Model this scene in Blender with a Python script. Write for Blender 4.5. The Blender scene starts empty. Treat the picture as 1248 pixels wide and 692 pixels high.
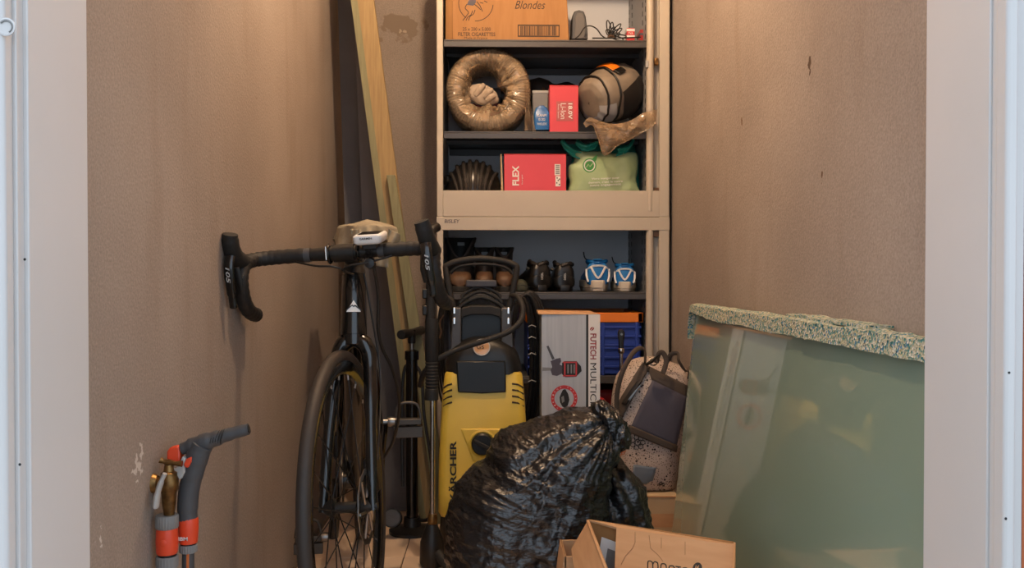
import bpy, math, random
from mathutils import Vector, Matrix, noise

RND = random.Random(11)
scene = bpy.context.scene
col = scene.collection
PI = math.pi

# ------------------------------------------------------------------ camera
F = 1118.0                      # focal length in pixels of the 1248 px frame
CAMZ = 0.85
cam_d = bpy.data.cameras.new('camera')
cam_d.sensor_width = 36.0
cam_d.lens = 36.0 * F / 1248.0
cam_d.clip_start = 0.02
cam = bpy.data.objects.new('camera', cam_d)
col.objects.link(cam)
cam.location = (0, 0, CAMZ)
cam.rotation_euler = (PI / 2 - math.atan(16 / F), 0, -math.atan(24 / F))
scene.camera = cam
CR = cam.rotation_euler.to_matrix()

# ------------------------------------------------------------------ world (overcast daylight outside the doorway)
world = bpy.data.worlds.new('overcast_sky')
scene.world = world
world.use_nodes = True
bg = world.node_tree.nodes['Background']
bg.inputs[0].default_value = (0.76, 0.91, 1.08, 1)
bg.inputs[1].default_value = 1.7

LAMP = (-0.04, 2.22, 2.30)
LAMP_STRENGTH = 1550.0

vs = scene.view_settings
vs.view_transform = 'Standard'
vs.look = 'None'
vs.gamma = 1.0
vs.use_curve_mapping = False
vs.exposure = 0.0


def W(px, py, Y):
    """world point seen at photo pixel (px, py) at distance Y from the camera"""
    d = CR @ Vector(((px - 624) / F, -(py - 346) / F, -1.0))
    return Vector((0, 0, CAMZ)) + d * (Y / d.y)


# ------------------------------------------------------------------ materials
def srgb(c):
    def g(u):
        u /= 255.0
        return u / 12.92 if u <= 0.04045 else ((u + 0.055) / 1.055) ** 2.4
    return (g(c[0]), g(c[1]), g(c[2]), 1.0)


MATS = {}


def mat(name, c, rough=0.5, metal=0.0, var=None, bump=None, coat=0.0, spec=0.5, emit=None, stretch=None, alpha=None):
    """var=(scale, second colour, contrast)   bump=(scale, strength)"""
    if name in MATS:
        return MATS[name]
    m = bpy.data.materials.new(name)
    m.use_nodes = True
    nt = m.node_tree
    p = nt.nodes['Principled BSDF']
    p.inputs['Base Color'].default_value = srgb(c)
    p.inputs['Roughness'].default_value = rough
    p.inputs['Metallic'].default_value = metal
    p.inputs['Coat Weight'].default_value = coat
    p.inputs['Specular IOR Level'].default_value = spec
    if alpha is not None:
        p.inputs['Alpha'].default_value = alpha
    tc = nt.nodes.new('ShaderNodeTexCoord')
    mp = nt.nodes.new('ShaderNodeMapping')
    if stretch:
        mp.inputs['Scale'].default_value = stretch
    nt.links.new(tc.outputs['Object'], mp.inputs[0])
    if var:
        n = nt.nodes.new('ShaderNodeTexNoise')
        n.inputs['Scale'].default_value = var[0]
        n.inputs['Detail'].default_value = 6
        nt.links.new(mp.outputs[0], n.inputs['Vector'])
        r = nt.nodes.new('ShaderNodeValToRGB')
        k = var[2] if len(var) > 2 else 0.3
        r.color_ramp.elements[0].position = 0.5 - k / 2
        r.color_ramp.elements[1].position = 0.5 + k / 2
        r.color_ramp.elements[0].color = srgb(c)
        r.color_ramp.elements[1].color = srgb(var[1])
        nt.links.new(n.outputs['Fac'], r.inputs['Fac'])
        nt.links.new(r.outputs['Color'], p.inputs['Base Color'])
    if bump:
        n = nt.nodes.new('ShaderNodeTexNoise')
        n.inputs['Scale'].default_value = bump[0]
        n.inputs['Detail'].default_value = 5
        nt.links.new(mp.outputs[0], n.inputs['Vector'])
        b = nt.nodes.new('ShaderNodeBump')
        b.inputs['Strength'].default_value = bump[1]
        b.inputs['Distance'].default_value = bump[2] if len(bump) > 2 else 0.002
        nt.links.new(n.outputs['Fac'], b.inputs['Height'])
        nt.links.new(b.outputs['Normal'], p.inputs['Normal'])
    if emit:
        p.inputs['Emission Color'].default_value = (*emit[0], 1)
        p.inputs['Emission Strength'].default_value = emit[1]
    MATS[name] = m
    return m


def plaster(name, marks):
    """taupe rough plaster; marks = list of (centre, size, colour, threshold, noise scale): repairs, scuffs and chips"""
    m = bpy.data.materials.new(name)
    m.use_nodes = True
    nt = m.node_tree
    p = nt.nodes['Principled BSDF']
    p.inputs['Roughness'].default_value = 0.95
    p.inputs['Specular IOR Level'].default_value = 0.15
    tc = nt.nodes.new('ShaderNodeTexCoord')

    def nz(scale, detail=5, vec=None):
        n = nt.nodes.new('ShaderNodeTexNoise')
        n.inputs['Scale'].default_value = scale
        n.inputs['Detail'].default_value = detail
        nt.links.new(vec or tc.outputs['Object'], n.inputs['Vector'])
        return n

    def ramp(fac, stops):
        r = nt.nodes.new('ShaderNodeValToRGB')
        e = r.color_ramp.elements
        e[0].position, e[0].color = stops[0]
        e[1].position, e[1].color = stops[-1]
        for s in stops[1:-1]:
            x = e.new(s[0])
            x.color = s[1]
        nt.links.new(fac, r.inputs['Fac'])
        return r.outputs['Color']

    big = ramp(nz(2.2).outputs['Fac'], [(0.3, srgb((150, 136, 125))), (0.7, srgb((166, 152, 140)))])
    fine = ramp(nz(240, 3).outputs['Fac'], [(0.3, (0.76, 0.76, 0.76, 1)), (0.72, (1.14, 1.14, 1.14, 1))])
    mx = nt.nodes.new('ShaderNodeMix')
    mx.data_type = 'RGBA'
    mx.blend_type = 'MULTIPLY'
    mx.inputs[0].default_value = 0.75
    nt.links.new(big, mx.inputs[6])
    nt.links.new(fine, mx.inputs[7])
    cur = mx.outputs[2]
    # old damp streaks running down
    mp = nt.nodes.new('ShaderNodeMapping')
    mp.inputs['Scale'].default_value = (6, 6, 1.2)
    nt.links.new(tc.outputs['Object'], mp.inputs[0])
    st = ramp(nz(1.6, 6, mp.outputs[0]).outputs['Fac'], [(0.56, (0, 0, 0, 1)), (0.82, (0.32, 0.32, 0.32, 1))])
    mx = nt.nodes.new('ShaderNodeMix')
    mx.data_type = 'RGBA'
    nt.links.new(st, mx.inputs[0])
    nt.links.new(cur, mx.inputs[6])
    mx.inputs[7].default_value = srgb((118, 96, 80))
    cur = mx.outputs[2]
    for (c, size, colr, th, nsc) in marks:
        mp = nt.nodes.new('ShaderNodeMapping')
        mp.vector_type = 'POINT'
        mp.inputs['Location'].default_value = [-c[i] / size[i] for i in range(3)]
        mp.inputs['Scale'].default_value = [1 / s for s in size]
        nt.links.new(tc.outputs['Object'], mp.inputs[0])
        ln = nt.nodes.new('ShaderNodeVectorMath')
        ln.operation = 'LENGTH'
        nt.links.new(mp.outputs[0], ln.inputs[0])
        nn = nz(nsc, 6)
        a = nt.nodes.new('ShaderNodeMath')
        a.operation = 'MULTIPLY_ADD'
        a.inputs[1].default_value = 2.2
        nt.links.new(nn.outputs['Fac'], a.inputs[0])
        nt.links.new(ln.outputs['Value'], a.inputs[2])
        k = ramp(a.outputs[0], [(0.0, (1, 1, 1, 1)), (0.5, (1, 1, 1, 1)), (0.53, (0, 0, 0, 1)), (1.0, (0, 0, 0, 1))])
        mp2 = nt.nodes.new('ShaderNodeMath')
        mp2.operation = 'MULTIPLY'
        mp2.inputs[1].default_value = 0.5 / th
        nt.links.new(a.outputs[0], mp2.inputs[0])
        nt.links.new(mp2.outputs[0], k.node.inputs['Fac'])
        mx = nt.nodes.new('ShaderNodeMix')
        mx.data_type = 'RGBA'
        nt.links.new(k, mx.inputs[0])
        nt.links.new(cur, mx.inputs[6])
        mx.inputs[7].default_value = srgb(colr)
        cur = mx.outputs[2]
    nt.links.new(cur, p.inputs['Base Color'])
    b = nt.nodes.new('ShaderNodeBump')
    b.inputs['Strength'].default_value = 0.5
    b.inputs['Distance'].default_value = 0.002
    nt.links.new(nz(150, 4).outputs['Fac'], b.inputs['Height'])
    nt.links.new(b.outputs['Normal'], p.inputs['Normal'])
    return m


def film(name, c, opacity, rough=0.12, bump=(60, 0.6)):
    """thin crinkled see-through plastic"""
    m = bpy.data.materials.new(name)
    m.use_nodes = True
    nt = m.node_tree
    p = nt.nodes['Principled BSDF']
    p.inputs['Base Color'].default_value = srgb(c)
    p.inputs['Roughness'].default_value = rough
    p.inputs['Specular IOR Level'].default_value = 0.8
    p.inputs['Alpha'].default_value = 1
    tr = nt.nodes.new('ShaderNodeBsdfTransparent')
    tr.inputs[0].default_value = (0.95, 0.92, 0.88, 1)
    mx = nt.nodes.new('ShaderNodeMixShader')
    n = nt.nodes.new('ShaderNodeTexNoise')
    n.inputs['Scale'].default_value = bump[0]
    n.inputs['Detail'].default_value = 4
    tc = nt.nodes.new('ShaderNodeTexCoord')
    nt.links.new(tc.outputs['Object'], n.inputs['Vector'])
    mr = nt.nodes.new('ShaderNodeMapRange')
    mr.inputs[1].default_value = 0.35
    mr.inputs[2].default_value = 0.65
    mr.inputs[3].default_value = max(0, opacity - 0.22)
    mr.inputs[4].default_value = min(1, opacity + 0.22)
    nt.links.new(n.outputs['Fac'], mr.inputs[0])
    nt.links.new(mr.outputs[0], mx.inputs[0])
    b = nt.nodes.new('ShaderNodeBump')
    b.inputs['Strength'].default_value = bump[1]
    b.inputs['Distance'].default_value = 0.004
    nt.links.new(n.outputs['Fac'], b.inputs['Height'])
    nt.links.new(b.outputs['Normal'], p.inputs['Normal'])
    nt.links.new(tr.outputs[0], mx.inputs[1])
    nt.links.new(p.outputs[0], mx.inputs[2])
    nt.links.new(mx.outputs[0], nt.nodes['Material Output'].inputs['Surface'])
    return m


def chips(name, cols, scale, bump=0.8):
    """many coloured crumbs pressed together (rebonded foam, printed dots)"""
    m = bpy.data.materials.new(name)
    m.use_nodes = True
    nt = m.node_tree
    p = nt.nodes['Principled BSDF']
    p.inputs['Roughness'].default_value = 0.9
    v = nt.nodes.new('ShaderNodeTexVoronoi')
    v.inputs['Scale'].default_value = scale
    tc = nt.nodes.new('ShaderNodeTexCoord')
    nt.links.new(tc.outputs['Object'], v.inputs['Vector'])
    sp = nt.nodes.new('ShaderNodeSeparateColor')
    nt.links.new(v.outputs['Color'], sp.inputs[0])
    r = nt.nodes.new('ShaderNodeValToRGB')
    r.color_ramp.interpolation = 'CONSTANT'
    e = r.color_ramp.elements
    e[0].position = 0
    e[0].color = srgb(cols[0][1])
    e[1].position = cols[1][0]
    e[1].color = srgb(cols[1][1])
    for pos, c in cols[2:]:
        x = e.new(pos)
        x.color = srgb(c)
    nt.links.new(sp.outputs[0], r.inputs['Fac'])
    nt.links.new(r.outputs['Color'], p.inputs['Base Color'])
    b = nt.nodes.new('ShaderNodeBump')
    b.inputs['Strength'].default_value = bump
    b.inputs['Distance'].default_value = 0.003
    nt.links.new(v.outputs['Distance'], b.inputs['Height'])
    nt.links.new(b.outputs['Normal'], p.inputs['Normal'])
    return m


def dotted(name, base, ink):
    """white canvas printed with small black dots and sprigs"""
    m = bpy.data.materials.new(name)
    m.use_nodes = True
    nt = m.node_tree
    p = nt.nodes['Principled BSDF']
    p.inputs['Roughness'].default_value = 0.85
    tc = nt.nodes.new('ShaderNodeTexCoord')
    cur = None
    for scale, rad in ((190, 0.28), (62, 0.2)):
        v = nt.nodes.new('ShaderNodeTexVoronoi')
        v.inputs['Scale'].default_value = scale
        nt.links.new(tc.outputs['Object'], v.inputs['Vector'])
        lt = nt.nodes.new('ShaderNodeMath')
        lt.operation = 'LESS_THAN'
        lt.inputs[1].default_value = rad
        nt.links.new(v.outputs['Distance'], lt.inputs[0])
        if cur is None:
            cur = lt.outputs[0]
        else:
            mxm = nt.nodes.new('ShaderNodeMath')
            mxm.operation = 'MAXIMUM'
            nt.links.new(cur, mxm.inputs[0])
            nt.links.new(lt.outputs[0], mxm.inputs[1])
            cur = mxm.outputs[0]
    mx = nt.nodes.new('ShaderNodeMix')
    mx.data_type = 'RGBA'
    nt.links.new(cur, mx.inputs[0])
    mx.inputs[6].default_value = srgb(base)
    mx.inputs[7].default_value = srgb(ink)
    nt.links.new(mx.outputs[2], p.inputs['Base Color'])
    return m


M = {}
M['white_frame'] = mat('white_frame', (212, 206, 202), 0.45, var=(3, (206, 201, 197)), bump=(40, 0.05))
M['beige_metal'] = mat('beige_metal', (190, 178, 160), 0.42, var=(5, (184, 172, 154)))
M['shelf_metal'] = mat('shelf_metal', (74, 71, 70), 0.38, 0.1)
M['liner'] = mat('liner', (136, 136, 138), 0.5)
M['back_panel'] = mat('back_panel', (208, 210, 214), 0.45)
M['black'] = mat('black', (22, 21, 20), 0.45)
M['black_gloss'] = mat('black_gloss', (16, 15, 14), 0.2, coat=0.35)
M['black_rubber'] = mat('black_rubber', (30, 28, 26), 0.7, bump=(160, 0.2))
M['tyre'] = mat('tyre', (48, 40, 34), 0.62, bump=(200, 0.15))
M['tape'] = mat('tape', (27, 25, 24), 0.6, bump=(220, 0.25))
M['grey_plastic'] = mat('grey_plastic', (72, 72, 74), 0.5, bump=(300, 0.1))
M['mid_grey'] = mat('mid_grey', (128, 126, 124), 0.5)
M['light_grey'] = mat('light_grey', (176, 174, 170), 0.5)
M['chrome'] = mat('chrome', (205, 200, 195), 0.18, 1.0)
M['steel'] = mat('steel', (150, 146, 142), 0.35, 1.0)
M['brass'] = mat('brass', (150, 116, 70), 0.4, 0.9, var=(60, (104, 76, 46)))
M['orange_plastic'] = mat('orange_plastic', (226, 74, 40), 0.4)
M['crate_orange'] = mat('crate_orange', (240, 128, 26), 0.45)
M['crate_blue'] = mat('crate_blue', (36, 62, 150), 0.45)
M['yellow'] = mat('yellow', (228, 190, 70), 0.42, var=(6, (220, 182, 64)))
M['white'] = mat('white', (226, 224, 220), 0.5)
M['white_ink'] = mat('white_ink', (226, 222, 216), 0.6)
M['black_ink'] = mat('black_ink', (30, 26, 22), 0.6)
M['brown_ink'] = mat('brown_ink', (62, 44, 28), 0.7)
M['red'] = mat('red', (196, 52, 54), 0.42)
M['red_box'] = mat('red_box', (208, 66, 74), 0.4)
M['dark_red'] = mat('dark_red', (150, 26, 24), 0.45)
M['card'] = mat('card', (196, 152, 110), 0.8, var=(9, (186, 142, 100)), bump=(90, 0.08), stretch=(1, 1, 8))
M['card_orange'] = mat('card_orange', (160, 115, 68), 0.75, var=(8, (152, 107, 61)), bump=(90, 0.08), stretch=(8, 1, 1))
M['card_pale'] = mat('card_pale', (196, 170, 134), 0.8, var=(9, (186, 160, 124)))
M['wood'] = mat('wood', (158, 134, 92), 0.75, var=(14, (136, 112, 76), 0.5), stretch=(9, 9, 0.6))
M['wood_green'] = mat('wood_green', (134, 130, 98), 0.75, var=(14, (112, 110, 82), 0.5), stretch=(9, 9, 0.6))
M['khaki'] = mat('khaki', (166, 157, 136), 0.9, var=(40, (150, 141, 120)), bump=(90, 0.4))
M['bin_bag'] = mat('bin_bag', (24, 24, 26), 0.29, bump=(34, 0.8, 0.009), spec=0.8, stretch=(1, 1, 2.2))
M['tile'] = mat('tile', (230, 203, 176), 0.45, var=(7, (218, 190, 162)), bump=(120, 0.06))
M['grout'] = mat('grout', (104, 88, 74), 0.9)
M['teal'] = mat('teal', (44, 150, 130), 0.3, bump=(30, 0.5))
M['pale_green'] = mat('pale_green', (168, 186, 140), 0.45, var=(12, (156, 176, 128)), bump=(36, 0.5))
M['leaf_green'] = mat('leaf_green', (64, 140, 62), 0.5)
M['blue'] = mat('blue', (26, 96, 160), 0.35)
M['shoe_blue'] = mat('shoe_blue', (20, 110, 176), 0.5)
M['shoe_sole'] = mat('shoe_sole', (202, 190, 172), 0.6)
M['brown_leather'] = mat('brown_leather', (96, 70, 48), 0.6, var=(30, (78, 54, 36)))
M['taupe_fabric'] = mat('taupe_fabric', (142, 128, 112), 0.55, var=(20, (126, 114, 100)), bump=(24, 0.5))
M['silver_fabric'] = mat('silver_fabric', (172, 170, 168), 0.4, bump=(24, 0.5))
M['black_fabric'] = mat('black_fabric', (40, 34, 30), 0.6, bump=(26, 0.5))
M['grey_cloth'] = mat('grey_cloth', (176, 158, 138), 0.85, bump=(30, 0.4))
M['slate'] = mat('slate', (78, 74, 84), 0.7, bump=(200, 0.15))
M['strap'] = mat('strap', (78, 66, 56), 0.8)
M['facade'] = mat('facade', (176, 96, 58), 0.9)
M['paving'] = mat('paving', (150, 146, 140), 0.9, var=(4, (136, 132, 126)))
M['ceiling'] = mat('ceiling', (196, 186, 174), 0.9)
M['spoke'] = mat('spoke', (28, 27, 27), 0.35, 0.6)
M['foam'] = chips('foam', [(0, (186, 180, 152)), (0.3, (116, 146, 132)), (0.48, (206, 202, 184)), (0.66, (60, 124, 122)),
                           (0.78, (180, 176, 138)), (0.9, (46, 84, 92)), (0.95, (84, 128, 156))], 270)
M['tote_print'] = dotted('tote_print', (190, 172, 158), (48, 38, 36))
M['film'] = film('film', (188, 162, 130), 0.42, 0.16, (26, 0.35))
M['film_thin'] = film('film_thin', (176, 148, 116), 0.34, 0.14, bump=(40, 0.6))

gm = mat('green_glass', (138, 156, 137), 0.22, spec=0.6)
nt = gm.node_tree
pb = nt.nodes['Principled BSDF']
pb.inputs['Coat Weight'].default_value = 1.0
pb.inputs['Coat Roughness'].default_value = 0.015
pb.inputs['Coat IOR'].default_value = 1.6
M['green_glass'] = gm


# ------------------------------------------------------------------ mesh helpers
MW = {}


def link(o, parent=None, local=False):
    col.objects.link(o)
    if parent is not None:
        o.parent = parent
        if local:
            MW[o.name] = MW[parent.name]
        else:
            o.matrix_parent_inverse = MW[parent.name].inverted()
            MW[o.name] = Matrix.Identity(4)
    else:
        MW[o.name] = Matrix.Identity(4)
    return o


def tag(o, label=None, cat=None, group=None, kind=None):
    if label:
        o['label'] = label
    if cat:
        o['category'] = cat
    if group:
        o['group'] = group
    if kind:
        o['kind'] = kind
    return o


def thing(name, label, cat, loc, group=None, mtx=None):
    o = bpy.data.objects.new(name, None)
    o.empty_display_size = 0.05
    col.objects.link(o)
    o.matrix_world = mtx if mtx is not None else Matrix.Translation(Vector(loc))
    MW[o.name] = o.matrix_world.copy()
    tag(o, label, cat, group)
    return o


class B:
    """collects shapes and links them as ONE mesh object"""

    def __init__(s, m=None):
        s.v, s.f = [], []
        s.m = m

    def pt(s, p):
        p = Vector(p)
        if s.m is not None:
            p = s.m @ p
        s.v.append(p)
        return len(s.v) - 1

    def box(s, x0, x1, y0, y1, z0, z1, mtx=None):
        i = []
        for z in (z0, z1):
            for x, y in ((x0, y0), (x1, y0), (x1, y1), (x0, y1)):
                p = Vector((x, y, z))
                i.append(s.pt(mtx @ p if mtx is not None else p))
        for q in ((3, 2, 1, 0), (4, 5, 6, 7), (0, 1, 5, 4), (1, 2, 6, 5), (2, 3, 7, 6), (3, 0, 4, 7)):
            s.f.append([i[k] for k in q])
        return s

    def hexa(s, pts):
        """8 corners: bottom four then top four, each counter-clockwise from above"""
        i = [s.pt(p) for p in pts]
        for q in ((3, 2, 1, 0), (4, 5, 6, 7), (0, 1, 5, 4), (1, 2, 6, 5), (2, 3, 7, 6), (3, 0, 4, 7)):
            s.f.append([i[k] for k in q])
        return s

    def loft(s, rings, cap=True, closed=False):
        ids = [[s.pt(p) for p in r] for r in rings]
        n = len(ids[0])
        m = len(ids)
        for a in range(m if closed else m - 1):
            r0, r1 = ids[a], ids[(a + 1) % m]
            for k in range(n):
                s.f.append([r0[k], r0[(k + 1) % n], r1[(k + 1) % n], r1[k]])
        if cap and not closed:
            s.f.append(ids[0][::-1])
            s.f.append(ids[-1][:])
        return s

    def tube(s, pts, r, n=10, closed=False, cap=True, flat=None, up=None):
        pts = [Vector(p) for p in pts]
        m = len(pts)
        rs = r if isinstance(r, (list, tuple)) else [r] * m
        tang = []
        for i in range(m):
            if closed:
                t = pts[(i + 1) % m] - pts[(i - 1) % m]
            else:
                t = pts[min(i + 1, m - 1)] - pts[max(i - 1, 0)]
            tang.append(t.normalized() if t.length > 1e-9 else Vector((0, 0, 1)))
        u = Vector(up) if up is not None else Vector((0, 0, 1))
        if abs(u.dot(tang[0])) > 0.95:
            u = Vector((1, 0, 0))
        nrm = (u - tang[0] * u.dot(tang[0])).normalized()
        rings = []
        for i in range(m):
            t = tang[i]
            nrm = (nrm - t * nrm.dot(t))
            nrm = nrm.normalized() if nrm.length > 1e-6 else t.orthogonal().normalized()
            bn = t.cross(nrm)
            ring = []
            for k in range(n):
                a = 2 * PI * k / n
                ring.append(pts[i] + nrm * (math.cos(a) * rs[i] * (flat or 1)) + bn * (math.sin(a) * rs[i]))
            rings.append(ring)
        return s.loft(rings, cap, closed)

    def lathe(s, prof, p, axis=(0, 0, 1), n=20):
        """prof = [(radius, height along axis)]"""
        a = Vector(axis).normalized()
        u = a.orthogonal().normalized()
        w = a.cross(u)
        p = Vector(p)
        return s.loft([[p + a * h + (u * math.cos(2 * PI * k / n) + w * math.sin(2 * PI * k / n)) * max(r, 1e-5)
                        for k in range(n)] for r, h in prof])

    def prism(s, poly, mtx, d):
        """polygon in the local xy plane, from z=0 to z=d"""
        return s.loft([[mtx @ Vector((x, y, 0)) for x, y in poly], [mtx @ Vector((x, y, d)) for x, y in poly]])

    def grid(s, fn, nu, nv, wrap=False):
        ids = [[s.pt(fn(i / (nu if wrap else nu - 1), j / (nv - 1))) for i in range(nu)] for j in range(nv)]
        for j in range(nv - 1):
            for i in range(nu if wrap else nu - 1):
                s.f.append([ids[j][i], ids[j][(i + 1) % nu], ids[j + 1][(i + 1) % nu], ids[j + 1][i]])
        return s

    def build(s, name, m, parent=None, local=False, smooth=38, bevel=0, solid=0, kind=None, seg=2):
        me = bpy.data.meshes.new(name)
        me.from_pydata([tuple(v) for v in s.v], [], s.f)
        me.update()
        import bmesh
        bm = bmesh.new()
        bm.from_mesh(me)
        if getattr(s, 'weld', 0):
            bmesh.ops.remove_doubles(bm, verts=bm.verts, dist=s.weld)
        bmesh.ops.recalc_face_normals(bm, faces=bm.faces)
        bm.to_mesh(me)
        bm.free()
        if smooth:
            me.shade_smooth()
            me.set_sharp_from_angle(angle=math.radians(smooth))
        me.materials.append(M[m] if isinstance(m, str) else m)
        o = bpy.data.objects.new(name, me)
        link(o, parent, local)
        if solid:
            md = o.modifiers.new('thickness', 'SOLIDIFY')
            md.thickness = solid
            md.offset = 0
        if bevel:
            md = o.modifiers.new('rounded_edges', 'BEVEL')
            md.width = bevel
            md.segments = seg
            md.limit_method = 'ANGLE'
            md.angle_limit = math.radians(35)
        if kind:
            o['kind'] = kind
        return o


def face_m(p, rot=0, right=(1, 0, 0), up=(0, 0, 1)):
    """matrix whose local x/y lie on a face (default: facing the doorway) and z points out of it"""
    r = Vector(right).normalized()
    u = Vector(up).normalized()
    z = r.cross(u)
    m = Matrix(((r.x, u.x, z.x, p[0]), (r.y, u.y, z.y, p[1]), (r.z, u.z, z.z, p[2]), (0, 0, 0, 1)))
    return m @ Matrix.Rotation(rot, 4, 'Z')


def text(s, w, h, m, parent, mtx, name='lettering', bold=0.0, shear=0.0, d=0.0006, local=False):
    """flat print fitted to w x h metres, centred on mtx"""
    cu = bpy.data.curves.new('t', 'FONT')
    cu.body = s
    cu.offset = bold
    cu.shear = shear
    cu.resolution_u = 3
    cu.fill_mode = 'FRONT'
    o = bpy.data.objects.new('t', cu)
    col.objects.link(o)
    dg = bpy.context.evaluated_depsgraph_get()
    me = bpy.data.meshes.new_from_object(o.evaluated_get(dg))
    bpy.data.objects.remove(o)
    bpy.data.curves.remove(cu)
    me.name = name
    xs = [v.co.x for v in me.vertices]
    ys = [v.co.y for v in me.vertices]
    x0, x1, y0, y1 = min(xs), max(xs), min(ys), max(ys)
    for v in me.vertices:
        v.co = mtx @ Vector(((v.co.x - (x0 + x1) / 2) * w / (x1 - x0), (v.co.y - (y0 + y1) / 2) * h / (y1 - y0), d))
    me.materials.clear()
    me.materials.append(M[m])
    o = bpy.data.objects.new(name, me)
    return link(o, parent, local)


def catmull(pts, k=8, closed=False):
    pts = [Vector(p) for p in pts]
    n = len(pts)
    out = []
    for i in range(n if closed else n - 1):
        if closed:
            p0, p1, p2, p3 = pts[i - 1], pts[i], pts[(i + 1) % n], pts[(i + 2) % n]
        else:
            p0, p1, p2, p3 = pts[max(i - 1, 0)], pts[i], pts[i + 1], pts[min(i + 2, n - 1)]
        for j in range(k):
            t = j / k
            out.append(0.5 * ((2 * p1) + (p2 - p0) * t + (2 * p0 - 5 * p1 + 4 * p2 - p3) * t * t
                              + (3 * p1 - p0 - 3 * p2 + p3) * t ** 3))
    if not closed:
        out.append(pts[-1])
    return out


def rrect(cx, cy, hx, hy, r, z, n=5):
    """rounded rectangle ring in the horizontal plane"""
    out = []
    for qx, qy, a0 in ((1, 1, 0), (-1, 1, PI / 2), (-1, -1, PI), (1, -1, 1.5 * PI)):
        for k in range(n):
            a = a0 + PI / 2 * k / (n - 1)
            out.append((cx + qx * (hx - r) + r * math.cos(a), cy + qy * (hy - r) + r * math.sin(a), z))
    return out


def ridged(p, oct=4):
    v, a, t = 0.0, 1.0, 0.0
    for _ in range(oct):
        v += a * (1 - abs(noise.noise(p)) * 2)
        t += a
        a *= 0.5
        p = p * 2.03
    return v / t


def blob(sil, c, Y, dF, dB, nt_, np_, disp, power=0.75, floor=None):
    """a stuffed soft body: outline sil (photo pixels at distance Y) bulging dF towards and dB away from the doorway"""
    sil = [Vector((p.x, p.y)) for p in catmull([(x, y, 0) for x, y in sil], 6, True)]
    c = Vector(c)
    b = B()

    def rho(th):
        d = Vector((math.cos(th), math.sin(th)))
        best = 1.0
        for i in range(len(sil)):
            a, e = sil[i] - c, sil[(i + 1) % len(sil)] - c
            s_ = e - a
            den = d.x * s_.y - d.y * s_.x
            if abs(den) < 1e-9:
                continue
            t = (a.x * s_.y - a.y * s_.x) / den
            u = (a.x * d.y - a.y * d.x) / den
            if t > 0 and -1e-6 <= u <= 1 + 1e-6:
                best = max(best, t)
        return best
    NT = 720
    rh = [rho(2 * PI * i / NT) for i in range(NT)]
    ctr = W(c.x, c.y, Y)
    n = max(12, np_)

    def fn(a_, e_, back):
        x, y = 2 * a_ - 1, 2 * e_ - 1
        if abs(x) < 1e-9 and abs(y) < 1e-9:
            s_, th = 0.0, 0.0
        elif abs(x) > abs(y):
            s_, th = abs(x), (PI / 4) * (y / x) + (0 if x > 0 else PI)
        else:
            s_, th = abs(y), PI / 2 - (PI / 4) * (x / y) + (0 if y > 0 else PI)
        ph = PI / 2 * min(1.0, s_ ** (1 / power) * 0.35 + s_ * 0.65) if s_ < 1 else PI / 2
        f_ = (th % (2 * PI)) / (2 * PI) * NT
        i0 = int(f_) % NT
        f_ -= int(f_)
        rr = rh[i0] * (1 - f_) + rh[(i0 + 1) % NT] * f_
        r = rr * math.sin(ph) ** power
        p = W(c.x + r * math.cos(th), c.y + r * math.sin(th), Y)
        p.y += math.cos(ph) * (dB if back else -dF)
        nrm = (p - ctr).normalized()
        if disp:
            p += nrm * disp(p, th / (2 * PI), ph / PI)
        if floor is not None:
            p.z = max(p.z, floor)
        return p
    b.grid(lambda u, v: fn(u, v, False), n, n)
    b.grid(lambda u, v: fn(u, v, True), n, n)
    b.weld = 1e-5
    b.nfront = n * n
    return b


def surf(verts, px, py, lift):
    """point just in front of a soft body's surface where it shows at a photo pixel"""
    best, bp = 1e9, None
    for v in verts:
        d = (v.x * F / v.y + 600 - px) ** 2 + ((CAMZ - v.z) * F / v.y + 330 - py) ** 2
        if d < best:
            best, bp = d, v
    return W(px, py, bp.y - lift)


# ------------------------------------------------------------------ the room
XL, XR, YB, YF, ZC = -0.575, 0.622, 3.72, 1.15, 2.45

wl = plaster('plaster_left', [((XL, 1.50, 0.54), (0.05, 0.06, 0.085), (200, 190, 180), 1.22, 75),
                              ((XL, 1.35, 0.46), (0.05, 0.06, 0.07), (200, 190, 180), 1.02, 80),
                              ((XL, 2.02, 0.93), (0.05, 0.05, 0.05), (92, 72, 60), 0.95, 50),
                              ((XL, 2.05, 0.78), (0.05, 0.05, 0.07), (92, 72, 60), 0.92, 50),
                              ((XL, 1.62, 1.38), (0.05, 0.05, 0.05), (96, 76, 62), 1.0, 45),
                              ((XL, 2.2, 1.30), (0.05, 0.25, 0.12), (126, 104, 86), 1.0, 14)])
wb = plaster('plaster_back', [((-0.37, YB, 1.84), (0.14, 0.1, 0.075), (138, 122, 107), 1.75, 14),
                              ((-0.36, YB, 1.815), (0.06, 0.1, 0.03), (178, 160, 140), 1.12, 90)])
wr = plaster('plaster_right', [((XR, 1.79, 1.25), (0.05, 0.02, 0.035), (88, 72, 60), 1.3, 60),
                               ((XR, 2.28, 1.22), (0.05, 0.02, 0.045), (112, 88, 68), 1.2, 60),
                               ((XR, 2.4, 1.46), (0.05, 0.012, 0.03), (84, 66, 54), 1.2, 60),
                               ((XR, 1.72, 1.03), (0.05, 0.03, 0.03), (106, 84, 66), 1.1, 60)])
B().box(XL - 0.12, XL, YF - 0.05, YB + 0.12, -0.05, ZC).build('wall_left', wl, kind='structure', smooth=0)
B().box(XL, XR, YB, YB + 0.12, -0.05, ZC).build('wall_back', wb, kind='structure', smooth=0)
B().box(XR, XR + 0.12, YF - 0.05, YB + 0.12, -0.05, ZC).build('wall_right', wr, kind='structure', smooth=0)
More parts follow.
